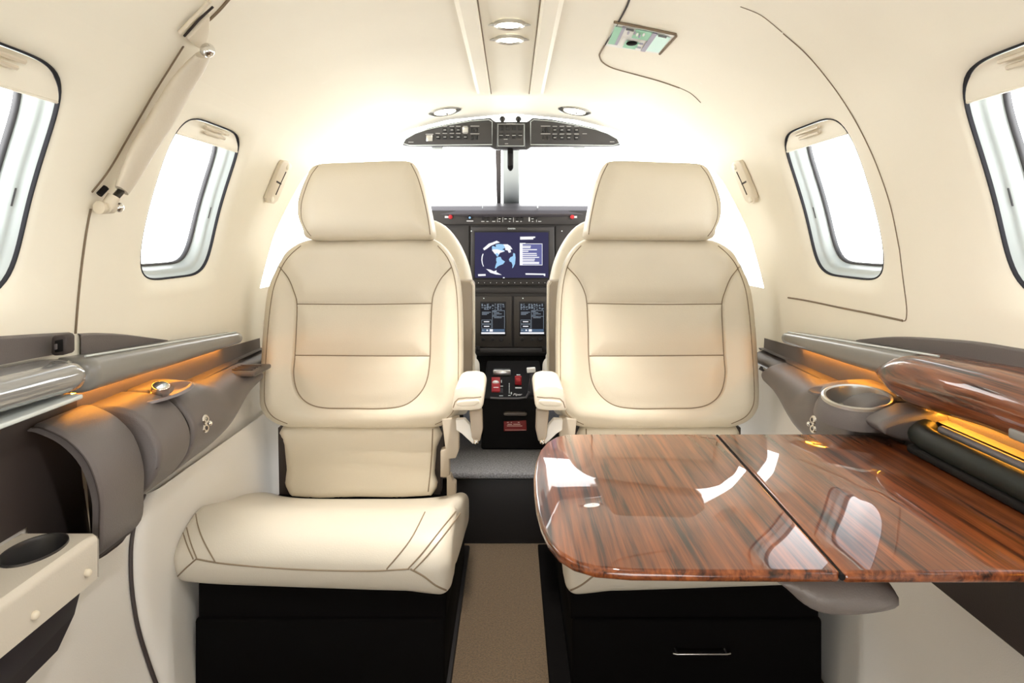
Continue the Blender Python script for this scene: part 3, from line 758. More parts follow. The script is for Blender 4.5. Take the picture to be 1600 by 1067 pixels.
# raised lower sidewall panel, forward of the door
edge = resample(wline([(224, 772), (213, 800), (205, 840), (203, 880), (206, 930), (217, 990), (243, 1067), (262, 1110), (285, 1170), (312, 1240)], 0, 6), .01)
def lowp(a, b):
    i = b * (len(edge) - 1); k = min(int(i), len(edge) - 2); e = edge[k].lerp(edge[k + 1], i - k)
    z = e.z - H; s = s_at_z(z); Y = e.y + (1.80 - e.y) * a; d = (Y - e.y)
    return surf(-1, s, Y, .016 * math.sqrt(max(0, 1 - max(0, 1 - d / .03) ** 2)) + .0005)
ys_ = [0, .002, .005, .01, .018, .03, .05] + [.05 + .95 * i / 14 for i in range(1, 15)]
vs = [lowp(a, j / 50) for a in ys_ for j in range(51)]
fs = [(i * 51 + j, (i + 1) * 51 + j, (i + 1) * 51 + j + 1, i * 51 + j + 1) for i in range(len(ys_) - 1) for j in range(50)]
pn = struct(mesh('trim_4', vs, fs, LINER2))
tube('edge_gap', [e + Vector((.003, -.003, 0)) for e in edge], .0032, GREYD, pn, 8)

# ------------------------------------------------------------------ upholstery helper
def poly_dist(p, segs):
    best = 9
    for a, b, l2 in segs:
        t = 0 if l2 == 0 else max(0, min(1, ((p[0] - a[0]) * (b[0] - a[0]) + (p[1] - a[1]) * (b[1] - a[1])) / l2))
        d = math.hypot(p[0] - a[0] - t * (b[0] - a[0]), p[1] - a[1] - t * (b[1] - a[1]))
        if d < best: best = d
    return best
def segs_of(poly, closed=False):
    P = list(poly) + ([poly[0]] if closed else [])
    return [(a, b, (a[0] - b[0]) ** 2 + (a[1] - b[1]) ** 2) for a, b in zip(P, P[1:])]
def inside(p, poly):
    c = False; n_ = len(poly)
    for i in range(n_):
        a, b = poly[i], poly[i - 1]
        if (a[1] > p[1]) != (b[1] > p[1]) and p[0] < (b[0] - a[0]) * (p[1] - a[1]) / (b[1] - a[1]) + a[0]: c = not c
    return c
class Plane:
    """tilted plane facing the camera; px -> (x, u) on it"""
    def __init__(s, Y0, py0, tilt):
        s.o = W(800, py0, Y0); s.t = tilt
        s.U = Vector((0, math.sin(tilt), math.cos(tilt))); s.N = Vector((0, -math.cos(tilt), math.sin(tilt)))
    def px(s, x, y):
        d = Vector(((x - CX) / F, 1, (HY - y) / F)); k = (s.o - CAM).dot(s.N) / d.dot(s.N)
        q = CAM + d * k - s.o; return (q.x, q.dot(s.U))
    def at(s, x, u, h): return s.o + Vector((x, 0, 0)) + s.U * u + s.N * h
def pillow(name, pl, outline, m, parent, T, R=.03, Rh=.025, seams=(), amp=.006, wid=.02, back=.05, step=.009, xf=lambda v: v, hf=None):
    """outline: (x,u) list on plane; seams: list of polylines with groove depth"""
    O = [(p.x, p.y) for p in resample([Vector((x, y, 0)) for x, y in outline], step * .8, True)]
    n_ = len(O); osg = segs_of(O, True)
    sl = [([(q[0], q[1]) for q in s], segs_of(s)) for s in seams]
    xs = [p[0] for p in O]; us = [p[1] for p in O]
    pts = [Vector(p) for p in O]
    for frac in (.04, .13, .28, .5, .75, 1.0):
        pass
    y = min(us) + step / 2; row = 0
    while y < max(us):
        x = min(xs) + (step / 2 if row % 2 else 0)
        while x < max(xs):
            if inside((x, y), O) and poly_dist((x, y), osg) > .004: pts.append(Vector((x, y)))
            x += step
        y += step * .9; row += 1
    # rings near the rim and rows beside each seam
    cx, cy = sum(xs) / n_, sum(us) / n_
    for d in (.0012, .0035, .008, .014):
        for i in range(0, n_):
            a, b = O[i - 1], O[(i + 1) % n_]; t = Vector((b[0] - a[0], b[1] - a[1])).normalized(); nn = Vector((-t.y, t.x))
            q = Vector(O[i]) + nn * d
            if not inside(q, O): q = Vector(O[i]) - nn * d
            if inside(q, O) and poly_dist(q, osg) > d * .8: pts.append(q)
    for sp, sg in sl:
        R_ = resample([Vector((a, b, 0)) for a, b in sp], .004)
        for i, q in enumerate(R_):
            a, b = R_[max(i - 1, 0)], R_[min(i + 1, len(R_) - 1)]; t = (b - a).normalized(); nn = Vector((-t.y, t.x))
            for d in (0, .0022, -.0022, .005, -.005):
                w = Vector((q.x, q.y)) + nn * d
                if inside(w, O) and poly_dist(w, osg) > .004: pts.append(w)
    r = delaunay_2d_cdt(pts, [(i, (i + 1) % n_) for i in range(n_)], [], 1, 1e-5)
    v2, fc = r[0], r[2]
    vs = []
    for q in v2:
        d = poly_dist(q, osg)
        h = T - Rh * (1 - math.sqrt(max(0, 1 - max(0, 1 - d / R) ** 2)))
        if sl:
            ds = min(poly_dist(q, sg) for _, sg in sl)
            h += amp * (1 - math.exp(-(ds / wid) ** 2)) - amp - .0022 * math.exp(-(ds / .0028) ** 2)
        if hf: h += hf(q[0], q[1], d)
        vs.append(xf(pl.at(q[0], q[1], h)))
    fs = [tuple(f) for f in fc]
    # sides and back
    base = len(vs); H_ = T - Rh
    for e, h in ((0, H_), (-.0015, H_ - .006), (-.001, -back + .02), (.006, -back + .005), (.018, -back)):
        for i in range(n_):
            a, b = O[i - 1], O[(i + 1) % n_]; t = Vector((b[0] - a[0], b[1] - a[1])).normalized(); nn = Vector((-t.y, t.x))
            if not inside(Vector(O[i]) + nn * .003, O): nn = -nn
            q = Vector(O[i]) + nn * e; vs.append(xf(pl.at(q.x, q.y, h)))
    for j in range(4):
        for i in range(n_): fs.append((base + j * n_ + i, base + j * n_ + (i + 1) % n_, base + (j + 1) * n_ + (i + 1) % n_, base + (j + 1) * n_ + i))
    fs.append(tuple(base + 4 * n_ + i for i in range(n_)))
    o = mesh(name, vs, fs, m, parent)
    return o

# ------------------------------------------------------------------ passenger seats
BACK_PX = [(480, 376), (520, 373), (570, 371), (630, 370), (672, 373), (690, 382), (704, 398), (714, 422), (720, 460), (722, 520), (722, 580), (721, 622), (714, 645), (700, 659), (682, 666), (640, 668), (560, 668), (480, 667), (447, 666), (424, 657), (410, 640), (407, 615), (409, 570), (413, 510), (418, 465), (424, 440), (436, 412), (452, 391)]
HEAD_PX = [(484, 372), (474, 358), (467, 340), (466, 318), (471, 298), (480, 276), (489, 262), (504, 256), (550, 254), (600, 252), (636, 252), (648, 258), (656, 274), (665, 300), (671, 325), (675, 345), (678, 362), (674, 371), (640, 372), (560, 373)]
LOW_PX = [(445, 664), (560, 664), (683, 664), (681, 700), (678, 740), (675, 772), (560, 774), (456, 773), (450, 730), (446, 690)]
SEAM_IN = [(437, 417), (450, 434), (459, 455), (464, 475), (463, 515), (461, 555), (459, 585), (465, 612), (480, 629), (505, 637), (550, 638), (600, 638), (632, 633), (654, 617), (667, 594), (672, 560), (673, 520), (675, 475), (679, 455), (690, 434), (705, 418)]
def passenger_seat(side, label):
    def xf(v): return v if side < 0 else Vector((-v.x - .012, v.y, v.z))
    root = thing('passenger_seat', label, 'seat', xf(V(-.345, 1.45, -.80)), 'rear-facing cream leather seats')
    inv = (lambda px, py: (px, py))
    PB = Plane(1.60, 666, .183)
    def cm(pl, px, n=6, closed=True): return [(p.x, p.y) for p in catmull([Vector((*pl.px(x, y), 0)) for x, y in px], n, closed)]
    ob = cm(PB, BACK_PX); seam = cm(PB, SEAM_IN, 6, False)
    seams = [seam, [PB.px(464, 475), PB.px(675, 474)], [PB.px(461, 555), PB.px(672, 556)]]
    back = pillow('backrest', PB, ob, LEATHER, root, .03, .035, .03, seams, .010, .022, .055, .010, xf,
                  hf=lambda x, u, d: .006 * math.exp(-((d - .03) / .02) ** 2))
    def lay(name, o, pts, r=.0013, m=STITCH, off=.0004, n=6):
        sc_ = STORE[o.name]; key = '_b2' + o.name
        if key not in STORE: STORE[key] = BVHTree.FromPolygons([xf(v) for v in sc_[0]], [list(f) for f in sc_[1]])   # un-mirrored copy
        out = []
        for p in catmull([Vector((x, y, 0)) for x, y in pts], n):
            d = Vector(((p.x - CX) / F, 1, (HY - p.y) / F)).normalized()
            loc = STORE[key].ray_cast(CAM, d)[0]
            if loc is not None and (not out or (loc - out[-1]).length < .12): out.append(loc - d * off)
        if len(out) > 1: tube(name, [xf(v) for v in out], r, m, o, 6)
    lay('seam', back, SEAM_IN); lay('seam', back, [(465, 475), (570, 475.5), (674, 474)]); lay('seam', back, [(462, 555), (570, 555.8), (671, 556)])
    PIPE_R = [(684, 384), (698, 401), (708, 425), (714, 462), (716, 520), (716, 580), (715, 620), (708, 642), (696, 655), (680, 663)]
    PIPE_L = [(470, 384), (455, 397), (442, 414), (430, 442), (424, 468), (419, 512), (415, 570), (413, 615), (416, 636), (428, 652), (449, 662)]
    lay('piping', back, PIPE_R, .0012); lay('piping', back, PIPE_L, .0012)
    PH = Plane(1.622, 372, .12)
    oh_ = cm(PH, HEAD_PX, 5)
    head = pillow('headrest', PH, oh_, LEATHER, root, .035, .045, .035, (), 0, .02, .06, .010, xf)
    lay('piping', head, [(642, 256), (652, 276), (660, 302), (666, 328), (670, 350), (672, 366)], .0012)
    lay('piping', head, [(497, 259), (486, 274), (477, 296), (471, 318), (471, 340), (478, 358), (486, 369)], .0009)
    for x in (520, 620): tube('headrest_post', [xf(W(x, 395, 1.70)), xf(W(x, 350, 1.685))], .007, STEEL, head, 10)
    PL = Plane(1.625, 666, .02)
    low = pillow('lower_back_panel', PL, cm(PL, LOW_PX, 2), LEATHER, root, .02, .015, .014, (), 0, .02, .03, .012, xf)
    lay('stitching', low, [(676, 670), (675, 700), (672, 740), (669, 768)], .0014)
    # seat cushion
    prof = [(1.68, -.625), (1.62, -.597), (1.54, -.570), (1.46, -.547), (1.38, -.523), (1.325, -.507), (1.285, -.499), (1.245, -.501), (1.214, -.514), (1.195, -.535), (1.190, -.556), (1.198, -.582), (1.214, -.596), (1.26, -.603), (1.40, -.635), (1.55, -.665), (1.66, -.685), (1.69, -.66)]
    pp = catmull([Vector((a, b, 0)) for a, b in prof], 5, True); L = len(pp)
    nr = []
    for i in range(L):
        t = (pp[(i + 1) % L] - pp[i - 1]).normalized(); nr.append(Vector((-t.y, t.x, 0)))
    ctr = Vector((1.42, -.58, 0))
    if nr[30].dot(ctr - pp[30]) < 0: nr = [-q for q in nr]
    x0, x1, Rr = -.586, -.102, .022; sts = []
    for k in range(9): a = k / 8 * math.pi / 2; sts.append((x0 + Rr * (1 - math.cos(a)), Rr * (1 - math.sin(a))))
    for k in range(1, 40): sts.append((x0 + Rr + (x1 - x0 - 2 * Rr) * k / 40, 0))
    for k in range(9): a = math.pi / 2 - k / 8 * math.pi / 2; sts.append((x1 - Rr * (1 - math.cos(a)), Rr * (1 - math.sin(a))))
    vs, fs = [], []
    for x, ins in sts:
        u = (x - x0) / (x1 - x0); e = abs(2 * u - 1)
        for p, q in zip(pp, nr):
            y, z = p.x + q.x * ins, p.y + q.y * ins
            wf = max(0, min(1, (1.62 - y) / .42))
            y -= .034 * u * wf
            if q.y < -.3: z += .016 * e ** 5 * sstep(1.22, 1.32, y) - .006 * (1 - e ** 4) * sstep(1.30, 1.45, y)
            y += .012 * e ** 6 * (1 if y < 1.3 else 0)
            z -= .011 * (max(0, (.16 - u) / .16) ** 2) * sstep(-.56, -.51, z)
            if u > .85 and z < -.57 and y < 1.26: z -= .010 * (u - .85) / .15
            vs.append(xf(V(x, y, z)))
    n_ = len(sts)
    for i in range(n_ - 1):
        for k in range(L): fs.append((i * L + k, i * L + (k + 1) % L, (i + 1) * L + (k + 1) % L, (i + 1) * L + k))
    fs.append(tuple(range(L))); fs.append(tuple((n_ - 1) * L + k for k in range(L)))
    cush = mesh('seat_cushion', vs, fs, mat('cushion_leather', (.60, .555, .47), .42, bump=.12, bscale=420), root)
    for pts, r in (([(305, 797), (309, 820), (318, 845), (336, 878)], .0012), ([(290, 795), (290, 815), (297, 845), (307, 872)], .0012), ([(283, 798), (283, 818), (291, 848), (302, 874)], .0012),
                   ([(307, 873), (290, 888), (276, 902)], .0014), ([(306, 873), (345, 880), (420, 887), (500, 891), (580, 892), (640, 889)], .0014),
                   ([(664, 800), (640, 845), (604, 889)], .0012), ([(712, 799), (690, 826), (660, 864), (638, 888)], .0013), ([(719, 802), (697, 832), (668, 868), (646, 891)], .0013),
                   ([(641, 889), (660, 899), (680, 914), (697, 922)], .0016)):
        lay('stitching', cush, pts, r, STITCH, .0006)
    # base and recline frame
    bx = sorted((xf(V(-.548, 0, 0)).x, xf(V(-.116, 0, 0)).x))
    sb = box('seat_base', Vector((bx[0], 1.215, .004)), Vector((bx[1], 1.72, H - .66)), BASEB, root, .006)  # widened outboard so its black also fills the shaded floor
    top_ = sorted((xf(V(-.545, 0, 0)).x, xf(V(-.114, 0, 0)).x))
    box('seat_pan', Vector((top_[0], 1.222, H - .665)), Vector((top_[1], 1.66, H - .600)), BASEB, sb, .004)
    if side > 0: box('floor_shade_strip', V(.066, 1.20, -.799), V(.120, 1.80, -.785), BASEB, sb, .003)  # black strip standing in for shadow on the aisle carpet
    for xx in bx: box('floor_rail', Vector((xx - .008, 1.20, .0)), Vector((xx + .008, 1.80, .012)), PANELK, sb, .003)
    if side > 0:
        tube('pull_bar', [W(1052, 1021, 1.203), W(1058, 1022, 1.200), W(1136, 1022, 1.200), W(1141, 1021, 1.203)], .0016, STEEL, sb, 8)
        for x in (1058, 1136): cyl('pull_post', W(x, 1022, 1.200), (0, 1, 0), .0015, .016, STEEL, sb, 8)
    def pz(name, poly, Y, d, m, par=root, bev=.002, sm=0):
        pts = [W(x, y, Y) for x, y in poly]
        if sm: pts = catmull(pts, sm, True)
        return bevel_mesh(name, *prism_geo([xf(p) for p in pts], [xf(p + Vector((0, d, 0))) for p in pts]), m, par, bev)
    pz('hinge_plate', [(690, 655), (717, 653), (717, 704), (712, 716), (702, 717), (702, 746), (688, 746), (688, 705), (696, 702)], 1.575, .03, mat('hinge_beige', (.47, .41, .33), .5))
    pz('hinge_foot', [(698, 745), (704, 743), (707, 753), (712, 756), (712, 776), (698, 776)], 1.57, .03, mat('hinge_beige', (.47, .41, .33), .5))
    pz('hinge_cover', [(434, 668), (446, 666), (456, 775), (436, 775)], 1.64, .05, GREYD)
    pz('hinge_cover', [(680, 668), (692, 668), (688, 775), (676, 775)], 1.64, .05, GREYD)
    pz('recline_lever', [(712, 656), (726, 655), (734, 664), (742, 690), (739, 694), (722, 678), (713, 672)], 1.54, .02, WHITE)
    # armrest
    arm = pz('armrest', [(706, 632), (704, 640), (708, 642), (735, 642), (752, 640), (755, 632), (757, 612), (752, 603), (740, 600), (720, 601), (711, 607), (708, 618)], 1.46, .15, LEATHERW, root, .006)
    pz('armrest_fold', [(712, 634), (714, 627), (730, 625), (748, 624), (750, 630), (740, 635), (722, 636)], 1.457, .012, LEATHERW, arm, .004)
    Ys = 1.455
    tube('stitching', [xf(W(x, y, Ys)) for x, y in ((708, 637), (711, 628), (716, 623), (728, 621.5), (740, 621.5), (752, 620))], .0011, STITCH, arm, 6)
    pz('armrest_bracket', [(733, 642), (753, 641), (754, 672), (750, 690), (742, 692), (737, 684), (735, 660)], 1.50, .03, TAUPE, arm, .004)
    ball('bracket_pin', xf(W(744, 690, 1.49)), .006, CHROME, arm, 10)
    return root
passenger_seat(-1, 'cream leather rear-facing seat on the left beside the grey side console')
passenger_seat(1, 'cream leather rear-facing seat on the right behind the wooden table')

# ------------------------------------------------------------------ pilot seats
def pilot_seat(side, label):
    def xf(v): return v if side < 0 else Vector((-v.x - .006, v.y, v.z))
    root = thing('pilot_seat', label, 'seat', xf(V(-.33, 2.05, -.61)), 'cockpit seats facing the instrument panel')
    P = Plane(1.90, 612, .10)
    def cm(px, n=6, closed=True): return [(p.x, p.y) for p in catmull([Vector((*P.px(x, y), 0)) for x, y in px], n, closed)]
    ol = [(500, 350), (580, 342), (660, 342), (690, 350), (710, 369), (725, 396), (734, 425), (738, 460), (738, 560), (734, 610), (700, 625), (560, 625), (480, 622), (470, 560), (470, 440), (480, 380)]
    b = pillow('backrest', P, cm(ol), LEATHERW, root, .02, .03, .02, (), 0, .02, .07, .02, xf)
    sh_ = [(700, 438), (738, 438), (741, 444), (741, 600), (736, 612), (700, 614), (500, 614), (478, 610), (474, 444), (480, 438)]
    pts = [W(x, y, 1.868) for x, y in sh_]
    bevel_mesh('back_shell', *prism_geo([xf(p) for p in pts], [xf(p + Vector((0, .05, 0))) for p in pts]), TAUPE, root, .006)
    e = [W(x, y, 1.866) for x, y in ((736, 440), (740, 446), (740.5, 520), (740, 600))]
    tube('shell_edge', [xf(p) for p in e], .0035, LEATHERW, root, 8)
    c = [W(x, y, 1.93) for x, y in ((500, 600), (727, 600), (733, 612), (733, 640), (727, 650), (500, 650))]
    bevel_mesh('seat_cushion', *prism_geo([xf(p) for p in c], [xf(p + Vector((0, .42, .03))) for p in c]), LEATHERW, root, .015)
    hb = [W(x, y, 1.93) for x, y in ((510, 262), (630, 262), (644, 285), (648, 325), (636, 340), (505, 340), (492, 325), (496, 285))]
    bevel_mesh('headrest', *prism_geo([xf(p) for p in hb], [xf(p + Vector((0, .07, 0))) for p in hb]), LEATHERW, root, .02)
    bb = sorted((xf(V(-.50, 0, 0)).x, xf(V(-.16, 0, 0)).x))
    box('seat_base', Vector((bb[0], 1.98, H - .612)), Vector((bb[1], 2.32, H - .47)), BLACK, root, .006)
    a = [W(x, y, 1.96) for x, y in ((731, 575), (739, 578), (744, 586), (745, 605), (738, 612), (730, 610))]
    bevel_mesh('armrest', *prism_geo([xf(p) for p in a], [xf(p + Vector((0, .2, .0))) for p in a]), LEATHERW, root, .006)
    return root
pilot_seat(-1, 'pale leather cockpit seat behind the left passenger seat')
pilot_seat(1, 'pale leather cockpit seat behind the right passenger seat')

# ------------------------------------------------------------------ writing
def text(name, body, origin, height, m, parent, right=Vector((1, 0, 0)), up=Vector((0, 0, 1)), width=None, shear=0):
    cu = bpy.data.curves.new(name, 'FONT'); cu.body = body; cu.size = 1; cu.extrude = 0; cu.shear = shear
    tmp = bpy.data.objects.new('tmp', cu); me = bpy.data.meshes.new_from_object(tmp)
    vs = [v.co.copy() for v in me.vertices]; fs = [tuple(p.vertices) for p in me.polygons]
    bpy.data.objects.remove(tmp); bpy.data.meshes.remove(me); bpy.data.curves.remove(cu)
    x0, x1 = min(v.x for v in vs), max(v.x for v in vs); y0, y1 = min(v.y for v in vs), max(v.y for v in vs)
    k = height / (y1 - y0); kx = (width / (x1 - x0)) if width else k
    return mesh(name, [origin + right * ((v.x - x0) * kx) + up * ((v.y - y0) * k) for v in vs], fs, m, parent, smooth=False, recalc=False)

# ------------------------------------------------------------------ instrument panel
YP = 2.50
ip = thing('instrument_panel', 'dark instrument panel with navy globe screen beyond the seats', 'instrument panel', W(798, 460, YP))
# brow (glareshield)
def brow(a, b):
    x = -.60 + 1.2 * a; prof = [(2.80, .112), (2.72, .130), (2.60, .124), (2.52, .110), (2.478, .092), (2.470, .080), (2.480, .070), (2.52, .066)]
    k = b * (len(prof) - 1); i = min(int(k), len(prof) - 2); t = k - i
    y = prof[i][0] + (prof[i + 1][0] - prof[i][0]) * t; z = prof[i][1] + (prof[i + 1][1] - prof[i][1]) * t
    return V(x, y + .10 * (abs(x) / .6) ** 2, z - .05 * max(0, abs(x) - .3) ** 1.2)
mesh('glareshield', *grid(brow, 40, 28), mat('glareshield_dark', (.050, .044, .05), .35, bump=.2, bscale=300), ip)
for px in (754, 840): box('brow_joint', W(px - .5, 325, 2.468), W(px + .5, 315, 2.50), FRAMEG, ip, .0005, 1)
box('main_panel', Vector((-.58, YP, W(0, 556, YP).z)), Vector((.58, YP + .06, W(0, 332, YP).z)), PANELB, ip, .004)
prism_px('switch_strip', [(560, 329), (1040, 329), (1036, 351), (564, 351)], YP - .012, .02, PANELB, ip, .003)
for x in (733, 868): box('panel_joint', W(x - .6, 438, YP - .003), W(x + .6, 353, YP + .002), BLACK, ip, 0)
dots = []
def dots_box(x0, y0, x1, y1, Y, L): L.append(box_geo(W(x0, y1, Y), Vector((W(x1, y0, Y).x, Y + .0008, W(x1, y0, Y).z))))
YS = YP - .0128
for x, lx in ((704, 698), (894, 899)):
    cyl('fire_button', W(x, 339, YP - .012), (0, -1, 0), .0075, .007, RED, ip, 20, bev=.0015)
    dots_box(lx - 3, 337.5, lx + 2.5, 340.5, YS, dots)
cyl('start_knob', W(734, 340, YP - .012), (0, -1, 0), .0075, .010, BLACK, ip, 20, bev=.0015)
cyl('start_lamp', W(734, 340, YP - .0225), (0, -1, 0), .004, .001, SCYAN, ip, 12)
dots_box(729, 333, 739, 334.2, YS, dots); dots_box(729, 344.5, 739.5, 346, YS, dots)
for x in (755, 772, 837, 843): cyl('dial_knob', W(x, 341, YP - .012), (0, -1, 0), .006, .007, PANELK, ip, 16, bev=.001) if x != 843 else None
for x in (762.5, 781, 791, 797.5, 808, 815.5, 833): px_box('strip_button', x - 2.4, 339.5, x + 2.4, 344.5, YP - .012, .003, PANELK, ip)
for x0, w in ((752, 6), (760, 4), (769, 6), (779, 3), (795, 3), (806, 5), (813, 3), (831, 3), (841, 6)):
    dots_box(x0, 333, x0 + w, 334, YS, dots); dots_box(x0, 345.5, x0 + w * .8, 346.4, YS, dots)
for x in (777, 785.3, 802, 838): dots_box(x, 332, x + .6, 347, YS, dots)
for x in (780.5, 790, 797, 832): dots_box(x - 1.8, 341.4, x + 1.8, 342.4, YP - .0165, dots)
dots_box(826, 333, 828, 346, YS, dots)
cyl('lit_button', W(789.5, 333, YP - .012), (0, -1, 0), .003, .003, SWHITE, ip, 10)
# main display
md = prism_px('display_bezel', [(736, 354), (866, 354), (867, 446), (735, 446)], YP - .014, .02, PANELB, ip, .004)
prism_px('display_frame', [(740, 360.5), (859, 360.5), (859, 436.5), (740, 436.5)], YP - .0155, .004, PANELK, md, .001)
YD = YP - .0162
def flat(name, poly, Y, m, parent): return mesh(name, [W(x, y, Y) for x, y in poly], [tuple(range(len(poly)))], m, parent, smooth=False)
flat('screen', [(742, 363), (857, 363), (857, 434), (742, 434)], YD, SBLUE, md)
ZX = lambda x: 730 + x * 140 / 1245; ZY = lambda y: 340 + y * 120 / 1067
def zpoly(name, pts, m, dY=.0004): return flat(name, [(ZX(x), ZY(y)) for x, y in pts], YD - dY, m, md)
zpoly('globe_land', [(345, 400), (365, 395), (400, 410), (395, 375), (440, 365), (500, 370), (530, 385), (525, 420), (490, 440), (520, 455), (520, 470), (485, 480), (455, 490), (440, 515), (430, 535), (415, 545), (400, 520), (385, 500), (375, 470), (360, 450), (345, 455)], SCYAN)
zpoly('globe_land', [(345, 455), (360, 440), (420, 440), (470, 455), (520, 462), (500, 475), (455, 490), (440, 515), (420, 490), (385, 505)], SWHITE, .0008)
zpoly('globe_land', [(405, 560), (430, 545), (465, 545), (480, 580), (525, 610), (500, 645), (460, 660), (420, 680), (400, 705), (385, 700), (395, 660), (410, 620), (402, 590)], SCYAN)
zpoly('globe_land', [(640, 490), (665, 500), (672, 560), (665, 640), (640, 690), (625, 705), (630, 660), (615, 620), (590, 610), (580, 580), (600, 550), (635, 535)], SCYAN)
zpoly('globe_ice', [(220, 430), (300, 360), (350, 345), (410, 320), (455, 345), (400, 360), (330, 390), (270, 435), (235, 455)], SWHITE)
zpoly('globe_ice', [(500, 370), (560, 370), (600, 395), (630, 440), (600, 440), (610, 480), (580, 490), (560, 455), (530, 450), (525, 410)], SWHITE, .0006)
zpoly('globe_ice', [(262, 712), (320, 722), (370, 745), (410, 730), (405, 755), (480, 795), (400, 790), (320, 765)], SWHITE)
arc = [(215 + 0, 500), (200, 540), (196, 590), (205, 640), (222, 680), (232, 676), (218, 640), (211, 590), (215, 545), (228, 503)]
zpoly('globe_rim', arc, SWHITE)
zpoly('title_bar', [(735, 265), (945, 262), (945, 282), (918, 285), (918, 303), (735, 306)], SWHITE)
zpoly('list_panel', [(730, 360), (1045, 360), (1045, 662), (730, 662)], SLBLUE, .0003)
for (x0, y0, x1, y1) in ((730, 360, 1045, 368), (730, 654, 1045, 662), (730, 360, 770, 662), (1038, 360, 1045, 662), (730, 352, 810, 365)): zpoly('list_border', [(x0, y0), (x1, y0), (x1, y1), (x0, y1)], SWHITE, .0005)
for k, (y, x1) in enumerate(((390, 885), (410, 880), (438, 970), (462, 850), (492, 965), (518, 970), (545, 1000), (570, 940), (592, 935), (615, 1000), (630, 1000))): zpoly('list_line', [(770, y), (x1, y), (x1, y + 14), (770, y + 14)], SWHITE, .0006)
zpoly('status_text', [(150, 785), (255, 783), (258, 808), (152, 812)], SWHITE)
zpoly('status_text', [(808, 772), (1085, 778), (1085, 812), (1068, 812), (1060, 797), (812, 793)], SWHITE)
zpoly('status_mark', [(497, 828), (520, 828), (520, 842), (497, 842)], SWHITE)
text('maker_name', 'GARMIN', W(793.5, 358.3, YP - .0146), .0052, FRAMEG, md, width=.026)
for x in (736.5, 878): cyl('screw', W(x, 361, YP - .013), (0, -1, 0), .0022, .002, FRAMEG, ip, 8)
for i in range(12): 
    x = 747.5 + i * 9.45; cyl('softkey', W(x, 441.8, YP - .0142), (0, -1, 0), .0042, .003, PANELK, md, 12); dots_box(x - .5, 441.2, x + .6, 442.3, YP - .0176, dots)
prism_px('ledge', [(738, 449), (866, 449), (866, 458), (738, 458)], YP - .006, .01, PANELB, ip, .002)
# touch controllers
for x0, lab in ((742, 0), (803, 0)):
    tc_ = prism_px('touch_controller', [(x0, 463), (x0 + 57.5, 463), (x0 + 57.5, 543), (x0, 543)], YP - .010, .02, mat('controller_brown', (.026, .020, .015), .55), ip, .003)
    prism_px('controller_frame', [(x0 + 8, 471), (x0 + 49, 471), (x0 + 49, 525), (x0 + 8, 525)], YP - .0112, .004, PANELK, tc_, .002)
    Yc = YP - .0117; sx0 = x0 + 10
    flat('controller_screen', [(sx0, 474.5), (sx0 + 37, 474.5), (sx0 + 37, 522), (sx0, 522)], Yc, SBLACK, tc_)
    tl, wl_, bl = [], [], []
    def fl(L, a, b, c, d): L.append(([W(sx0 + a, 474.5 + b, Yc - .0004), W(sx0 + c, 474.5 + b, Yc - .0004), W(sx0 + c, 474.5 + d, Yc - .0004), W(sx0 + a, 474.5 + d, Yc - .0004)], [(0, 1, 2, 3)]))
    rnd = random.Random(int(x0))
    for r_ in range(7):
        for c_ in range(9):
            if rnd.random() < .75: fl(tl, c_ * 4.1 + .4, r_ * 1.35 + .3, c_ * 4.1 + .4 + rnd.uniform(1.5, 3.6), r_ * 1.35 + 1.1)
    for k in range(3): fl(tl, 1, 12.8 + 1.8 * k, 9 + 3 * (2 - k), 13.6 + 1.8 * k)
    for k in range(6): fl(tl, 18 + (k % 3), 11.5 + 2.0 * k, 24 + 4 * ((k * 7) % 3), 12.3 + 2.0 * k)
    for yy in (10.5, 19.5): fl(tl, 17, yy, 36.5, yy + .6)
    for xx in (17, 36): fl(tl, xx, 10.5, xx + .5, 39)
    for k in range(2):
        yy = 25.2 + 7.2 * k; fl(tl, .6, yy, 16, yy + .5); fl(tl, .6, yy + 5.8, 16, yy + 6.3); fl(tl, .6, yy, 1, yy + 6); fl(tl, 15.6, yy, 16, yy + 6); fl(wl_, 4, yy + 2.2, 12.5, yy + 3.6)
    fl(bl, .6, 39.6, 36.5, 44); fl(wl_, 0, 44.6, 37, 47.2)
    fl(wl_, 8, 40.2, 10.5, 42.6); fl(wl_, 13, 39.8, 18, 43.6); fl(tl, 1, 40.5, 4.5, 42)
    for nm, L_0, mm in (('screen_lines', tl, SGREY), ('screen_marks', wl_, SWHITE), ('screen_bar', bl, screen('screen_steel_blue', (.07, .12, .2)))):
        o = mesh(nm, *join(*L_0), mm, tc_, smooth=False); o['kind'] = 'stuff'
    for kx, r_ in ((13, .006), (28, .0055), (41.5, .0075)): cyl('knob', W(x0 + kx, 530, YP - .010), (0, -1, 0), r_, .012, PANELK, tc_, 20, bev=.0015)
    cyl('light_sensor', W(x0 + 14, 466, YP - .010), (0, -1, 0), .0022, .001, FRAMEG, tc_, 10)
    for sx_, sy_ in ((3, 537), (54, 537)): cyl('screw', W(x0 + sx_, sy_, YP - .010), (0, -1, 0), .002, .0015, PANELK, tc_, 8)
prism_px('lower_lip', [(740, 544), (862, 544), (862, 552), (740, 552)], YP - .016, .03, PANELB, ip, .003)
for x in (747, 850): px_box('lip_catch', x - 3, 541, x + 3, 549, YP - .016, .004, PANELK, ip)
o = mesh('lettering', *join(*dots), mat('panel_lettering', (.55, .55, .55), .6), ip, smooth=False); o['kind'] = 'stuff'
box('lower_panel', Vector((-.58, YP + .03, H - .608)), Vector((.58, YP + .08, W(0, 550, YP).z)), BLACK, ip, .003)

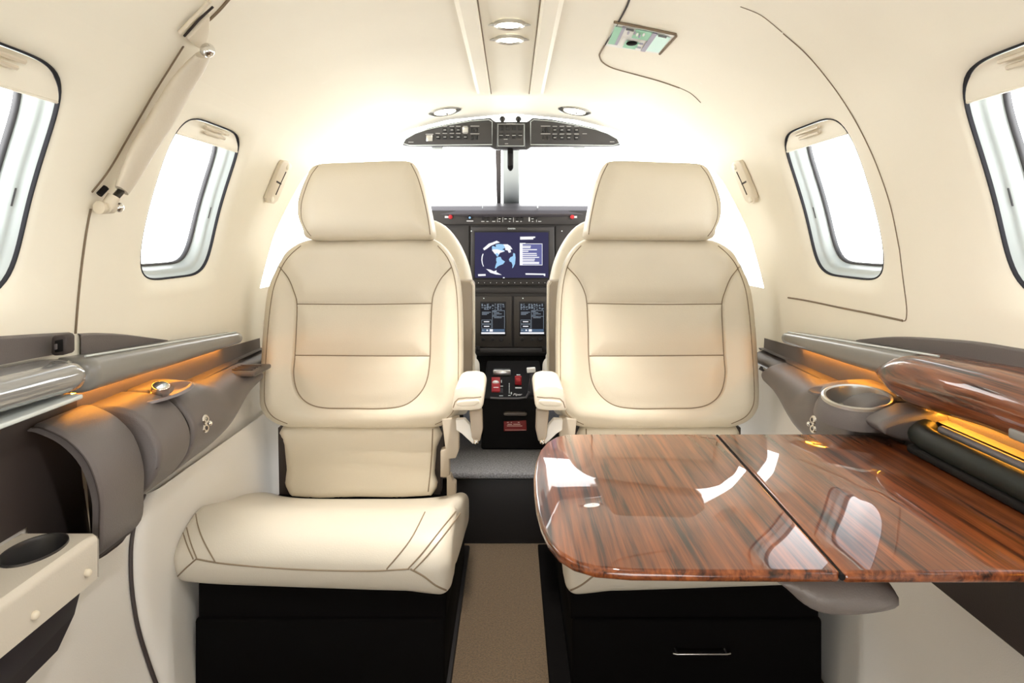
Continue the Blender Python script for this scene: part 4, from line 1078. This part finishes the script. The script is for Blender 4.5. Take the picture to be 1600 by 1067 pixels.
# ------------------------------------------------------------------ centre pedestal
cpd = thing('centre_pedestal', 'black control pedestal between the cockpit seats with red controls', 'pedestal', V(0, 2.2, -.612))
A0, A1 = W(752, 622, 2.02), W(852, 622, 2.02); B0, B1 = W(761, 563, 2.46), W(843, 563, 2.46)
zf = H - .611
pedv = [A0, A1, B1, B0, Vector((A0.x, 2.02, zf)), Vector((A1.x, 2.02, zf)), Vector((B1.x, 2.46, zf)), Vector((B0.x, 2.46, zf))]
PED = bevel_mesh('body', pedv, [(0, 1, 2, 3), (4, 7, 6, 5), (0, 4, 5, 1), (1, 5, 6, 2), (2, 6, 7, 3), (3, 7, 4, 0)], BLACK, cpd, .006)
N_ = (A1 - A0).cross(B0 - A0).normalized()
if N_.z < 0: N_ = -N_
def onp(px, py, off=.001):
    d = Vector(((px - CX) / F, 1, (HY - py) / F)); k = (A0 - CAM).dot(N_) / d.dot(N_); return CAM + d * k + N_ * off
def ptile(name, x0, y0, x1, y1, h, m, par=cpd, bev=.0015):
    c = [onp(x, y, h) for x, y in ((x0, y0), (x1, y0), (x1, y1), (x0, y1))]
    return bevel_mesh(name, *prism_geo(c, [p - N_ * (h + .004) for p in c]), m, par, bev)
def pstand(name, x0, y0, x1, y1, d, m, par=cpd, bev=.002):          # standing piece whose foot is on the sloping top
    Y = onp((x0 + x1) / 2, y1).y; return prism_px(name, [(x0, y0), (x1, y0), (x1, y1), (x0, y1)], Y, d, m, par, bev)
pstand('power_lever', 770.5, 578, 798, 588, .03, STEEL, bev=.004)
rs = ptile('red_plate', 768, 591, 781.5, 613, .004, RED)
p = onp(774.5, 600, .005); ball('white_button', p, .0105, SWHITE if False else WHITE, rs, 16, (1, 1, .6))
ptile('plate_text', 771, 607, 779, 608, .0048, WHITE, rs, 0)
rr_ = pstand('red_switch', 804.5, 588, 815, 602, .012, RED)
prism_px('switch_mark', [(806.5, 591), (813, 591), (813, 596), (806.5, 596)], onp(810, 602).y - .001, .003, mat('red_light', (.65, .05, .05), .4), rr_, .0005)
for x0, y0, x1, y1 in ((807, 585.3, 813, 586.4), (805, 605.3, 815, 607), (782, 603, 786, 604), (780, 618, 786, 619), (783, 594, 784, 598), (794, 617.5, 798, 618.5), (798, 613, 800, 616)): ptile('placard', x0, y0, x1, y1, .0008, FRAMEG, cpd, 0)
for k in range(7): ptile('scale_mark', 795, 599 + k * 2.4, 796.4, 600.2 + k * 2.4, .0008, FRAMEG, cpd, 0)
ptile('trim_window', 780, 607, 786, 614, .0015, PANELB)
w0 = onp(802, 619.5, .0012); w1 = onp(816, 619.5, .0012); up = (onp(802, 615.2, .0012) - w0)
text('maker_name', 'Piper', w0, up.length, WHITE, cpd, (w1 - w0).normalized(), up.normalized(), (w1 - w0).length, .25)
Yl = onp(830, 618).y
prism_px('flap_lever', [(827, 582), (836, 582), (838, 592), (835, 606), (834, 618), (824, 622), (826, 604), (828, 592)], Yl, .02, mat('lever_dark', (.035, .03, .04), .35), cpd, .004)
prism_px('lever_tab', [(823, 576), (836.5, 575), (837, 582), (823.5, 583)], Yl - .003, .02, WHITE, cpd, .002)
tube('top_edge', [W(x, y, 2.015) for x, y in ((766, 621.5), (780, 622.5), (810, 622.5), (822, 621), (827, 612))], .003, mat('edge_grey', (.09, .085, .09), .3), cpd, 8)
hd = prism_px('drawer_handle', [(786, 646.5), (790, 645), (820, 645), (824, 646.5), (822, 650), (788, 650)], 2.003, .02, mat('handle_brown', (.10, .08, .065), .4), cpd, .003)
rp = prism_px('red_placard', [(787, 658.5), (822, 657), (823, 673), (787, 674)], 2.016, .006, REDD, cpd, .001)
LT = mat('placard_lettering', (.75, .45, .40), .6)
for (x0, y0, x1, y1) in ((792, 659.5, 795, 660.4), (798, 659.5, 800, 660.4), (809, 659.5, 812, 660.4), (793, 662.5, 800, 663.6), (802, 662.3, 813, 663.4), (792, 665, 816, 666), (789, 671.5, 822, 672.2)): prism_px('placard_line', [(x0, y0), (x1, y0), (x1, y1), (x0, y1)], 2.015, .002, LT, rp, 0)

# ------------------------------------------------------------------ folding table
ZT = -.300
tb = thing('folding_table', 'glossy rosewood folding table unfolded in front of the right seat', 'table', WZ(1200, 780, ZT - .05))
left_px = [(1119, 677.5), (1000, 677.5), (905, 677.5), (884, 678.5), (868, 682), (854, 690), (843, 703), (836, 722), (833.5, 745), (834.5, 770), (838, 795), (845, 820), (856, 843), (872, 862), (895, 876), (930, 886), (985, 890.5), (1100, 892), (1200, 892.5), (1314, 893)]
def zt_pts(px): return [WZ(x, y, ZT) for x, y in px]
Pl = zt_pts(left_px)
hinge_far, hinge_near = WZ(1122, 677.5, ZT), WZ(1318, 893.5, ZT)
xr = .570
Pr = [hinge_far, Vector((.50, hinge_far.y, H + ZT)), Vector((.548, hinge_far.y - .004, H + ZT)), Vector((.570, hinge_far.y - .018, H + ZT)), Vector((xr, hinge_far.y - .05, H + ZT)), Vector((xr, .66, H + ZT)), Vector((.565, .640, H + ZT)), Vector((.52, hinge_near.y, H + ZT)), hinge_near]
def slab(name, pts, th=.011):
    dn = Vector((0, 0, -th)); return bevel_mesh(name, *prism_geo(pts, [p + dn for p in pts]), WOOD, tb, .0042, 4, .6)
slab('table_leaf', Pl); slab('table_leaf', Pr)
tube('hinge_gap', [hinge_far + Vector((-.0015, .001, -.0045)), hinge_near + Vector((-.0015, -.001, -.0045))], .003, BLACK, tb, 8)
sp = [(1206, 903), (1240, 900), (1290, 899), (1340, 899), (1376, 908), (1396, 920), (1404, 935), (1398, 947), (1368, 955), (1325, 959), (1288, 957), (1262, 948), (1244, 932), (1228, 918)]
PA = Plane(.74, 930, 0)
pillow('support_arm', PA, [(p.x, p.y) for p in catmull([Vector((*PA.px(x, y), 0)) for x, y in sp], 4, True)], mat('taupe_arm', (.20, .175, .165), .45, bump=.2, bscale=500), tb, .02, .03, .022, (), 0, .02, .12, .010)
bevel_mesh('table_carrier', *box_geo(V(.36, .80, -.36), V(.543, .98, -.318)), GREYD, tb, .006)

# ------------------------------------------------------------------ camera, light
cam = bpy.data.cameras.new('camera'); co = bpy.data.objects.new('camera', cam); C.objects.link(co)
co.location = CAM; co.rotation_euler = (math.pi / 2, 0, 0)
cam.sensor_fit = 'HORIZONTAL'; cam.sensor_width = 36; cam.lens = F / 1600 * 36; cam.shift_y = -(533.5 - HY) / 1600; cam.clip_start = .02
bpy.context.scene.camera = co
w = bpy.data.worlds.new('daylight'); bpy.context.scene.world = w; w.use_nodes = True
nt = w.node_tree; bg = nt.nodes['Background']; bg.inputs[1].default_value = 9.5
tcw = nt.nodes.new('ShaderNodeTexCoord'); sep = nt.nodes.new('ShaderNodeSeparateXYZ'); rmp = nt.nodes.new('ShaderNodeValToRGB')   # bright white apron and horizon, duller overcast above
nt.links.new(tcw.outputs['Generated'], sep.inputs[0]); nt.links.new(sep.outputs['Z'], rmp.inputs['Fac']); nt.links.new(rmp.outputs['Color'], bg.inputs['Color'])
rmp.color_ramp.elements[0].position = .12; rmp.color_ramp.elements[0].color = (1, .99, .97, 1)
rmp.color_ramp.elements[1].position = .55; rmp.color_ramp.elements[1].color = (.22, .22, .23, 1)
for i, (x, y) in enumerate(((-.004, 1.285), (-.004, 1.383))):
    l = bpy.data.lights.new('reading_lamp', 'SPOT'); l.energy = 20; l.color = (1, .95, .88); l.spot_size = math.radians(68); l.spot_blend = .5; l.shadow_soft_size = .018
    o = bpy.data.objects.new('reading_lamp', l); C.objects.link(o); o.location = V(x, y, .380)
l = bpy.data.lights.new('aft_fill_spot', 'SPOT'); l.energy = 13; l.color = (1, .97, .92); l.spot_size = math.radians(150); l.spot_blend = .6; l.shadow_soft_size = .03  # added fill spot, unseen and without fixture, brightening seat backs and door
o = bpy.data.objects.new('aft_fill_spot', l); C.objects.link(o); o.location = V(-.004, .42, .375)
sc = bpy.context.scene
sc.view_settings.view_transform = 'Standard'; sc.view_settings.look = 'None'; sc.view_settings.gamma = 1.0
sc.view_settings.exposure = 0.02
sc.view_settings.use_curve_mapping = False
sc.cycles.max_bounces = 16; sc.cycles.diffuse_bounces = 10; sc.cycles.glossy_bounces = 6; sc.cycles.transparent_max_bounces = 16
